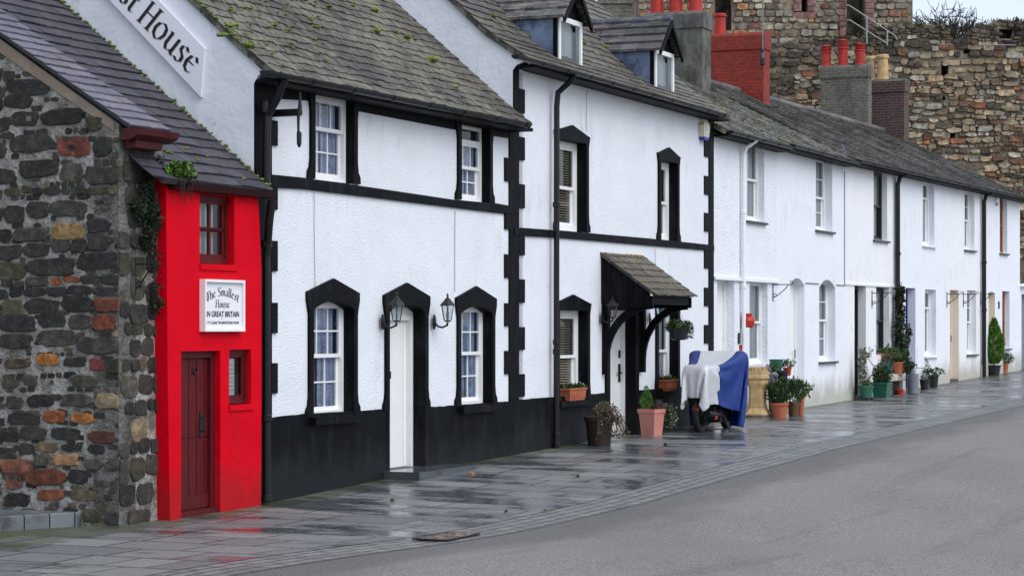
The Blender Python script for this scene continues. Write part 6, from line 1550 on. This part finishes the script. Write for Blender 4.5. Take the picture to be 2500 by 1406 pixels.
# draped sheet: grid of points in millimetres, x y z, row after row from tail to front
SHEET = [
    -1065, -253, 297, -1071, -220, 328, -1075, -187, 360, -1077, -154, 391, -1057, -126, 420, -1019, -140, 438, -1003, -179, 454, -994, -221, 469, -962, -243, 485, -948, -202, 493, -953, -157, 499, -956, -112, 505, -995, -98, 509, -1032, -83, 511, -1009, -43, 510, -997, 1, 509, -1002, 46, 510, -1000, 90, 511, -968, 123, 512, -944, 162, 513, -934, 205, 514, -972, 198, 504, -990, 158, 494, -1031, 146, 479, -1039, 187, 461, -1076, 203, 445, -1119, 205, 432, -1149, 233, 415, -1139, 267, 388, -1111, 275, 353, -1084, 264, 318,
    -1044, -335, 344, -1054, -302, 377, -1062, -268, 409, -1067, -234, 442, -1072, -199, 475, -1068, -165, 507, -1035, -146, 533, -1009, -177, 550, -999, -220, 567, -960, -225, 582, -958, -179, 588, -957, -132, 595, -983, -98, 600, -1025, -88, 603, -1002, -46, 602, -990, -1, 601, -997, 46, 602, -999, 93, 603, -963, 124, 604, -944, 168, 605, -963, 205, 602, -993, 172, 591, -1033, 153, 577, -1046, 195, 558, -1076, 210, 541, -1117, 223, 526, -1114, 261, 500, -1084, 269, 465, -1057, 255, 428, -1035, 233, 392, -1009, 216, 356,
    -972, -372, 382, -1000, -362, 421, -1025, -340, 458, -1043, -310, 493, -1053, -276, 527, -1059, -240, 562, -1062, -204, 596, -1048, -170, 627, -1010, -176, 648, -997, -220, 666, -962, -200, 679, -970, -152, 684, -971, -105, 691, -1018, -93, 695, -995, -50, 694, -983, -2, 693, -991, 47, 694, -997, 95, 696, -962, 127, 696, -953, 176, 697, -990, 189, 689, -1030, 163, 675, -1032, 206, 652, -1074, 213, 639, -1093, 248, 617, -1063, 263, 582, -1040, 241, 544, -1014, 221, 507, -984, 213, 469, -954, 220, 430, -936, 240, 389,
    -923, -290, 386, -930, -306, 434, -942, -320, 482, -963, -329, 528, -991, -324, 572, -1017, -306, 612, -1035, -276, 650, -1044, -240, 686, -1044, -202, 721, -1012, -181, 748, -987, -212, 766, -977, -172, 774, -970, -123, 782, -1009, -100, 787, -987, -53, 785, -977, -3, 785, -983, 48, 786, -995, 97, 788, -971, 133, 788, -972, 185, 787, -1019, 171, 775, -1016, 216, 750, -1062, 224, 737, -1047, 256, 705, -1020, 238, 666, -990, 227, 626, -960, 235, 584, -943, 258, 541, -940, 284, 497, -933, 310, 453, -921, 333, 409,
    -859, -224, 392, -879, -228, 441, -898, -237, 490, -914, -249, 540, -927, -264, 590, -937, -281, 640, -958, -290, 688, -985, -287, 735, -1010, -267, 777, -1022, -231, 816, -1006, -197, 844, -968, -190, 865, -981, -140, 872, -998, -106, 878, -976, -58, 877, -973, -5, 878, -974, 49, 878, -991, 99, 881, -977, 140, 879, -1000, 173, 874, -992, 219, 850, -1027, 238, 833, -1001, 242, 792, -969, 248, 749, -955, 271, 705, -939, 294, 659, -919, 313, 613, -896, 325, 566, -874, 329, 517, -856, 327, 467, -842, 321, 415,
    -767, -254, 398, -787, -248, 449, -806, -242, 501, -826, -236, 553, -846, -232, 604, -867, -230, 656, -889, -231, 707, -911, -237, 758, -932, -245, 809, -951, -257, 860, -976, -245, 909, -966, -208, 939, -972, -165, 959, -983, -115, 969, -972, -62, 969, -972, -6, 970, -972, 50, 970, -971, 105, 969, -972, 156, 969, -966, 209, 951, -976, 243, 924, -950, 262, 878, -923, 272, 830, -899, 275, 779, -878, 274, 727, -863, 269, 674, -846, 265, 621, -829, 261, 568, -811, 258, 515, -791, 258, 463, -771, 260, 412,
    -676, -288, 405, -697, -282, 459, -717, -274, 512, -738, -268, 565, -758, -261, 619, -779, -256, 672, -799, -250, 726, -821, -246, 780, -843, -242, 833, -866, -240, 887, -889, -240, 940, -914, -239, 997, -929, -191, 1033, -924, -126, 1033, -922, -66, 1033, -921, -7, 1033, -920, 52, 1032, -919, 111, 1032, -919, 172, 1032, -916, 234, 1015, -890, 241, 956, -867, 242, 902, -845, 244, 848, -823, 248, 794, -803, 253, 740, -782, 258, 686, -761, 262, 632, -740, 267, 579, -719, 272, 526, -698, 278, 472, -678, 288, 419,
    -584, -320, 409, -606, -315, 464, -628, -311, 519, -650, -305, 575, -672, -299, 630, -694, -293, 685, -716, -288, 740, -739, -283, 796, -761, -278, 851, -783, -274, 906, -805, -268, 962, -821, -232, 1004, -831, -190, 1033, -831, -130, 1032, -830, -69, 1030, -829, -9, 1030, -828, 51, 1030, -827, 112, 1030, -825, 172, 1031, -821, 230, 1022, -803, 242, 967, -782, 270, 920, -763, 279, 864, -742, 286, 808, -722, 295, 753, -701, 302, 697, -680, 310, 642, -659, 317, 587, -636, 322, 531, -611, 322, 477, -587, 323, 423,
    -478, -355, 382, -500, -342, 441, -523, -332, 500, -546, -322, 559, -570, -315, 618, -594, -314, 677, -619, -312, 737, -643, -308, 796, -670, -312, 854, -692, -304, 912, -711, -261, 956, -735, -256, 1011, -739, -203, 1028, -738, -139, 1030, -737, -75, 1030, -736, -11, 1030, -735, 54, 1030, -734, 118, 1030, -732, 182, 1031, -729, 237, 1005, -720, 283, 970, -688, 262, 919, -666, 278, 862, -645, 301, 806, -622, 302, 747, -600, 315, 688, -578, 328, 629, -556, 339, 570, -534, 352, 511, -513, 369, 453, -483, 363, 397,
    -373, -392, 357, -395, -370, 419, -418, -353, 481, -442, -341, 544, -469, -340, 607, -497, -344, 670, -522, -339, 733, -552, -346, 795, -578, -344, 857, -597, -302, 908, -620, -283, 966, -647, -285, 1023, -646, -216, 1023, -646, -149, 1030, -645, -80, 1030, -644, -12, 1030, -642, 57, 1030, -641, 125, 1030, -640, 193, 1030, -635, 246, 998, -629, 310, 976, -604, 308, 916, -570, 283, 862, -546, 298, 801, -523, 321, 741, -498, 327, 679, -475, 345, 617, -452, 360, 554, -430, 379, 492, -410, 407, 433, -377, 401, 374,
    -269, -434, 334, -291, -408, 398, -314, -384, 463, -339, -367, 530, -368, -365, 597, -397, -369, 664, -427, -370, 730, -458, -377, 796, -481, -353, 857, -502, -315, 916, -535, -324, 976, -554, -302, 1025, -554, -231, 1018, -553, -159, 1023, -552, -86, 1024, -551, -13, 1023, -550, 60, 1022, -549, 132, 1021, -548, 205, 1020, -541, 258, 998, -536, 326, 975, -514, 341, 923, -479, 317, 863, -447, 307, 802, -423, 331, 738, -399, 353, 673, -374, 368, 606, -350, 390, 541, -330, 420, 478, -307, 446, 415, -270, 434, 353,
    -169, -484, 313, -191, -454, 380, -214, -424, 448, -237, -397, 517, -265, -386, 588, -297, -391, 659, -329, -393, 729, -362, -400, 799, -387, -375, 865, -409, -338, 929, -447, -358, 991, -463, -322, 1024, -462, -246, 1020, -461, -169, 1022, -460, -92, 1023, -459, -15, 1021, -458, 63, 1019, -456, 140, 1018, -455, 217, 1019, -448, 272, 1001, -444, 344, 976, -422, 366, 934, -385, 341, 871, -351, 329, 806, -324, 351, 736, -299, 375, 667, -275, 401, 599, -255, 436, 533, -237, 476, 469, -199, 470, 402, -161, 464, 335,
    -73, -544, 295, -98, -513, 367, -119, -477, 437, -141, -441, 508, -164, -411, 580, -196, -405, 655, -230, -413, 729, -264, -420, 803, -293, -402, 875, -317, -364, 944, -358, -386, 1009, -372, -343, 1032, -370, -261, 1029, -369, -180, 1029, -368, -98, 1028, -366, -16, 1026, -365, 66, 1024, -364, 147, 1023, -362, 229, 1023, -356, 291, 1010, -361, 373, 1012, -328, 384, 949, -289, 358, 882, -255, 356, 811, -229, 383, 738, -204, 413, 666, -186, 455, 599, -170, 500, 533, -130, 496, 462, -90, 492, 391, -50, 488, 319,
    25, -601, 280, -10, -581, 356, -36, -547, 431, -56, -505, 504, -74, -463, 577, -95, -426, 652, -130, -425, 731, -167, -436, 808, -201, -432, 886, -226, -392, 959, -268, -409, 1030, -282, -362, 1052, -279, -276, 1045, -277, -190, 1042, -276, -104, 1041, -274, -17, 1039, -273, 69, 1037, -272, 155, 1035, -269, 241, 1031, -267, 318, 1028, -273, 397, 1039, -234, 396, 966, -194, 371, 895, -162, 390, 817, -137, 424, 742, -124, 475, 674, -106, 520, 606, -64, 515, 531, -22, 511, 455, 20, 502, 380, 62, 485, 307,
    131, -632, 264, 88, -631, 344, 51, -612, 425, 20, -581, 504, -1, -538, 581, -17, -491, 657, -31, -442, 733, -68, -446, 815, -107, -456, 896, -137, -424, 975, -178, -429, 1052, -193, -381, 1077, -189, -291, 1068, -187, -200, 1063, -185, -109, 1060, -184, -19, 1058, -182, 72, 1057, -181, 163, 1055, -179, 253, 1052, -182, 342, 1060, -183, 415, 1063, -140, 404, 985, -100, 396, 906, -74, 433, 827, -64, 491, 758, -46, 533, 687, -2, 527, 608, 42, 514, 529, 82, 487, 452, 113, 447, 377, 137, 402, 302,
    156, -528, 232, 151, -560, 321, 147, -594, 410, 118, -615, 497, 79, -603, 584, 49, -569, 667, 31, -520, 747, 29, -462, 822, -11, -467, 908, -49, -460, 993, -87, -446, 1075, -105, -399, 1106, -101, -305, 1096, -98, -210, 1090, -96, -115, 1086, -95, -19, 1084, -94, 76, 1083, -93, 171, 1083, -92, 266, 1085, -101, 356, 1105, -91, 428, 1086, -46, 412, 1004, -13, 438, 920, -7, 502, 850, 11, 542, 777, 55, 525, 694, 94, 492, 613, 118, 445, 534, 138, 395, 456, 167, 350, 377, 205, 312, 298,
    203, -438, 199, 182, -461, 294, 166, -490, 388, 162, -526, 481, 166, -564, 573, 144, -591, 666, 106, -584, 758, 78, -545, 845, 84, -483, 920, 42, -486, 1010, 3, -465, 1099, -19, -418, 1139, -14, -319, 1128, -12, -220, 1122, -10, -120, 1119, -8, -20, 1117, -7, 80, 1117, -7, 180, 1117, -8, 280, 1122, -20, 370, 1151, 1, 437, 1109, 44, 439, 1021, 49, 506, 949, 64, 540, 875, 100, 503, 790, 122, 452, 707, 153, 407, 623, 192, 376, 537, 233, 361, 447, 260, 367, 351, 271, 378, 253,
    302, -395, 161, 280, -420, 260, 256, -441, 359, 228, -450, 459, 207, -471, 559, 193, -503, 657, 190, -542, 754, 168, -569, 852, 129, -559, 948, 135, -501, 1027, 91, -495, 1121, 68, -437, 1171, 71, -334, 1164, 72, -229, 1162, 74, -125, 1158, 76, -20, 1156, 76, 84, 1156, 76, 189, 1158, 76, 293, 1161, 63, 388, 1193, 93, 442, 1133, 108, 502, 1054, 108, 523, 981, 132, 473, 893, 171, 438, 803, 213, 429, 708, 248, 427, 610, 274, 432, 509, 291, 443, 406, 303, 456, 304, 312, 471, 201,
    396, -396, 114, 377, -404, 221, 354, -414, 327, 329, -429, 432, 300, -453, 534, 277, -457, 640, 253, -469, 745, 229, -492, 850, 211, -524, 952, 188, -549, 1055, 179, -514, 1145, 154, -458, 1202, 150, -349, 1212, 152, -240, 1207, 155, -130, 1203, 157, -21, 1200, 157, 89, 1200, 157, 199, 1203, 154, 308, 1209, 148, 408, 1232, 167, 488, 1163, 150, 502, 1093, 188, 500, 991, 212, 506, 886, 243, 505, 786, 268, 507, 681, 276, 514, 573, 275, 516, 464, 302, 534, 360, 284, 544, 254, 283, 559, 147,
    342, -461, 79, 347, -475, 188, 350, -493, 296, 342, -501, 407, 333, -509, 517, 323, -515, 627, 312, -520, 738, 299, -522, 848, 286, -522, 959, 268, -523, 1069, 251, -558, 1177, 226, -483, 1262, 230, -357, 1256, 231, -245, 1255, 232, -133, 1253, 233, -21, 1252, 235, 91, 1250, 236, 203, 1249, 237, 316, 1250, 243, 435, 1266, 218, 544, 1219, 227, 528, 1102, 242, 517, 992, 254, 510, 882, 266, 508, 771, 277, 530, 663, 272, 571, 561, 274, 602, 455, 277, 624, 346, 275, 632, 236, 273, 639, 125,
    286, -525, 68, 274, -521, 178, 263, -516, 288, 252, -520, 398, 242, -525, 508, 233, -534, 618, 226, -548, 728, 228, -568, 837, 250, -589, 944, 297, -569, 1040, 315, -545, 1133, 320, -467, 1206, 304, -355, 1204, 305, -244, 1208, 308, -133, 1212, 308, -21, 1212, 308, 90, 1212, 307, 202, 1210, 303, 313, 1204, 317, 420, 1211, 309, 527, 1177, 284, 580, 1090, 286, 567, 991, 322, 554, 887, 348, 538, 780, 337, 527, 670, 328, 535, 560, 329, 547, 450, 335, 557, 341, 335, 565, 231, 332, 569, 121,
    194, -527, 58, 186, -539, 168, 182, -555, 278, 182, -573, 387, 188, -594, 496, 205, -615, 603, 235, -631, 708, 283, -625, 808, 318, -574, 898, 334, -569, 987, 297, -500, 1056, 348, -451, 1115, 336, -351, 1117, 343, -241, 1124, 353, -132, 1131, 352, -21, 1131, 352, 90, 1131, 351, 200, 1129, 350, 307, 1127, 339, 408, 1119, 300, 485, 1090, 332, 575, 1035, 293, 609, 948, 251, 603, 855, 288, 591, 752, 331, 592, 649, 369, 581, 546, 393, 554, 441, 402, 522, 335, 396, 497, 228, 382, 491, 118,
    151, -606, 45, 165, -624, 154, 164, -643, 262, 185, -662, 369, 221, -674, 473, 267, -669, 573, 307, -625, 665, 303, -561, 755, 337, -577, 840, 341, -512, 919, 292, -445, 982, 384, -439, 1030, 383, -344, 1037, 384, -237, 1044, 398, -131, 1051, 396, -21, 1050, 396, 90, 1050, 394, 199, 1048, 393, 306, 1046, 374, 395, 1033, 322, 447, 1008, 329, 527, 956, 349, 615, 895, 297, 633, 806, 241, 653, 719, 250, 619, 615, 291, 614, 513, 332, 613, 410, 367, 597, 306, 397, 573, 202, 404, 536, 99,
    158, -696, 29, 164, -714, 138, 199, -724, 242, 251, -715, 339, 296, -679, 432, 308, -615, 521, 294, -552, 611, 340, -578, 695, 375, -526, 778, 303, -476, 842, 321, -405, 904, 421, -427, 946, 432, -336, 959, 422, -229, 959, 462, -130, 985, 461, -20, 988, 457, 91, 985, 426, 194, 961, 442, 302, 967, 413, 384, 949, 352, 423, 923, 306, 494, 873, 372, 563, 822, 366, 646, 753, 306, 666, 666, 246, 697, 581, 222, 662, 480, 252, 641, 376, 294, 641, 274, 332, 630, 171, 365, 610, 67,
    162, -787, 24, 222, -776, 115, 276, -734, 201, 302, -672, 288, 293, -608, 378, 286, -544, 467, 340, -577, 550, 392, -539, 635, 357, -469, 708, 279, -427, 768, 358, -393, 820, 457, -414, 861, 486, -325, 883, 465, -223, 878, 500, -122, 902, 527, -17, 923, 513, 90, 912, 475, 190, 883, 490, 299, 888, 454, 376, 867, 384, 404, 838, 302, 450, 792, 364, 517, 744, 375, 598, 682, 380, 667, 610, 318, 706, 528, 255, 734, 442, 211, 711, 344, 215, 674, 241, 252, 658, 137, 290, 649, 34,
    186, -770, 20, 249, -713, 82, 284, -654, 159, 279, -591, 247, 293, -533, 334, 348, -578, 416, 402, -539, 499, 395, -466, 577, 305, -447, 635, 300, -374, 696, 397, -396, 737, 497, -399, 779, 536, -312, 807, 530, -219, 812, 537, -112, 818, 564, -11, 840, 574, 94, 847, 526, 183, 806, 538, 292, 810, 500, 366, 787, 421, 389, 754, 325, 407, 713, 324, 494, 663, 407, 542, 616, 369, 615, 548, 382, 679, 476, 338, 743, 401, 274, 769, 316, 218, 762, 223, 198, 727, 122, 208, 689, 20,
    168, -674, 20, 191, -640, 92, 234, -575, 163, 313, -528, 212, 363, -580, 291, 411, -531, 371, 418, -460, 451, 342, -426, 512, 270, -393, 568, 348, -360, 618, 442, -393, 655, 539, -381, 698, 585, -297, 729, 581, -206, 737, 593, -107, 747, 608, -3, 764, 608, 75, 765, 584, 174, 735, 597, 280, 740, 551, 360, 710, 463, 376, 672, 364, 375, 634, 304, 444, 587, 376, 493, 544, 421, 562, 490, 372, 628, 421, 378, 685, 350, 363, 763, 281, 302, 800, 201, 240, 808, 115, 200, 786, 20,
    223, -625, 60, 209, -554, 68, 290, -583, 114, 379, -576, 169, 418, -518, 248, 433, -451, 326, 376, -405, 392, 284, -410, 441, 299, -341, 498, 392, -368, 535, 487, -382, 574, 582, -364, 617, 632, -281, 651, 648, -205, 674, 661, -104, 685, 684, -6, 711, 677, 70, 705, 651, 166, 671, 656, 270, 670, 582, 323, 631, 505, 359, 590, 408, 351, 555, 324, 394, 511, 329, 478, 465, 425, 494, 426, 410, 567, 366, 382, 641, 298, 371, 689, 227, 379, 770, 161, 328, 829, 91, 270, 816, 20,
    260, -603, 42, 282, -582, 67, 317, -512, 94, 410, -494, 129, 426, -437, 206, 405, -380, 277, 315, -396, 320, 262, -348, 377, 347, -336, 419, 438, -368, 454, 532, -364, 495, 624, -346, 536, 675, -264, 571, 708, -199, 603, 733, -102, 627, 765, -15, 668, 749, 67, 646, 720, 158, 610, 703, 254, 592, 616, 289, 551, 548, 336, 511, 452, 328, 476, 364, 360, 434, 308, 428, 390, 374, 483, 348, 457, 510, 307, 445, 597, 253, 378, 620, 179, 370, 690, 109, 370, 768, 45, 356, 843, 47,
    348, -613, 26, 319, -518, 18, 356, -447, 35, 415, -404, 99, 426, -351, 166, 344, -340, 218, 255, -368, 254, 305, -308, 305, 392, -345, 338, 485, -356, 375, 576, -341, 415, 667, -326, 456, 706, -239, 488, 752, -163, 531, 816, -110, 587, 844, -20, 619, 821, 64, 590, 799, 156, 566, 721, 198, 521, 663, 265, 476, 590, 309, 433, 497, 308, 397, 410, 334, 357, 330, 378, 314, 327, 460, 271, 418, 466, 235, 443, 531, 192, 462, 609, 136, 402, 615, 64, 410, 700, 20, 436, 797, 20,
    427, -555, 21, 397, -461, 20, 369, -367, 20, 414, -351, 90, 361, -299, 127, 309, -378, 146, 279, -307, 187, 360, -298, 230, 441, -340, 258, 531, -336, 297, 618, -314, 337, 702, -286, 380, 775, -239, 427, 820, -163, 469, 868, -90, 514, 919, -21, 564, 899, 70, 544, 827, 112, 491, 765, 172, 444, 705, 236, 399, 631, 277, 356, 541, 287, 318, 457, 309, 279, 376, 348, 238, 311, 406, 196, 366, 464, 156, 447, 473, 120, 422, 555, 103, 481, 614, 87, 492, 647, 20, 517, 742, 20,
    501, -491, 20, 471, -403, 38, 442, -334, 55, 389, -273, 70, 365, -344, 69, 286, -321, 76, 330, -260, 124, 406, -300, 149, 490, -328, 180, 576, -309, 219, 658, -280, 261, 736, -244, 304, 805, -196, 350, 862, -136, 399, 927, -86, 448, 981, -21, 494, 951, 60, 469, 886, 112, 421, 821, 163, 372, 750, 207, 324, 670, 238, 281, 585, 257, 241, 504, 286, 202, 426, 326, 162, 348, 365, 121, 318, 436, 80, 399, 420, 59, 394, 507, 25, 473, 561, 20, 541, 609, 57, 588, 677, 20,
    574, -425, 20, 539, -338, 20, 489, -259, 20, 415, -316, 18, 343, -271, 32, 319, -248, 51, 386, -247, 50, 463, -283, 76, 539, -306, 103, 618, -275, 143, 694, -239, 185, 767, -199, 229, 838, -156, 274, 905, -110, 322, 973, -67, 370, 1038, -22, 421, 998, 45, 392, 930, 89, 344, 857, 125, 296, 783, 161, 251, 708, 196, 207, 630, 230, 165, 553, 266, 125, 475, 302, 85, 398, 337, 46, 318, 368, 20, 338, 385, 20, 424, 416, 20, 501, 469, 20, 575, 527, 20, 641, 594, 20,
]
NU, NV = 32, 30
pts = [tuple(c/1000 for c in SHEET[3*k:3*k+3]) for k in range((NU+1)*(NV+1))]
pts = [(p[0], p[1]*(.93-.36*max(0, 1-p[2]/1.2)), p[2]+.03) for p in pts]
ms_, mb_ = MB(), MB()
for i in range(NU):
    for j in range(NV):
        u = -1.5+2.95*(i+.5)/NU; v = -1+2*(j+.5)/NV; a = i*(NV+1)+j
        silver = u < -.50+.30*v or (-.22 < v < .20 and u < .72)
        (ms_ if silver else mb_).faces([pts[a], pts[a+1], pts[a+NV+2], pts[a+NV+1]], [(0,1,2,3)])
def weld(mbx):
    idx = {}; nv = []; mp_ = []
    for v_ in mbx.v:
        k_ = (round(v_[0],5), round(v_[1],5), round(v_[2],5))
        if k_ not in idx: idx[k_] = len(nv); nv.append(v_)
        mp_.append(idx[k_])
    mbx.v = nv; mbx.f = [tuple(mp_[q] for q in f_) for f_ in mbx.f]
weld(ms_); weld(mb_)
for nm, mm, mt2 in (('silver_panel', ms_, m_silver), ('blue_panel', mb_, m_bluecov)):
    o = part(nm, mm, mt2, mbk, smooth=True); s = o.modifiers.new('thickness', 'SOLIDIFY'); s.thickness = .006; s = o.modifiers.new('subdivision', 'SUBSURF'); s.levels = 1; s.render_levels = 1
for x in (-.68, .72):
    m = MB(); m.tube([(x+.27*cos(a*pi/12), 0, .31+.27*sin(a*pi/12)) for a in range(25)], .055, 8, caps=False); m.lathe([(.03, -.05), (.05, 0), (.03, .05)], (x, 0, .31), 8); part('wheel', m, m_rubber, mbk)
m = MB(); m.box(-.45, .45, -.16, .16, .18, .60); m.box(-.3, .3, -.2, .2, .14, .35); m.tube([(-.1, -.18, .3), (-.15, -.32, .0)], .015, 6); m.tube([(-.8, -.16, .3), (-.2, -.18, .25)], .05, 8); part('engine', m, m_iron, mbk)
m = MB(); m.box(-.99, -.96, -.07, .03, .34, .40); m.box(-.55, -.45, -.21, -.2, .2, .26); part('tail_light', m, m_redplas, mbk)
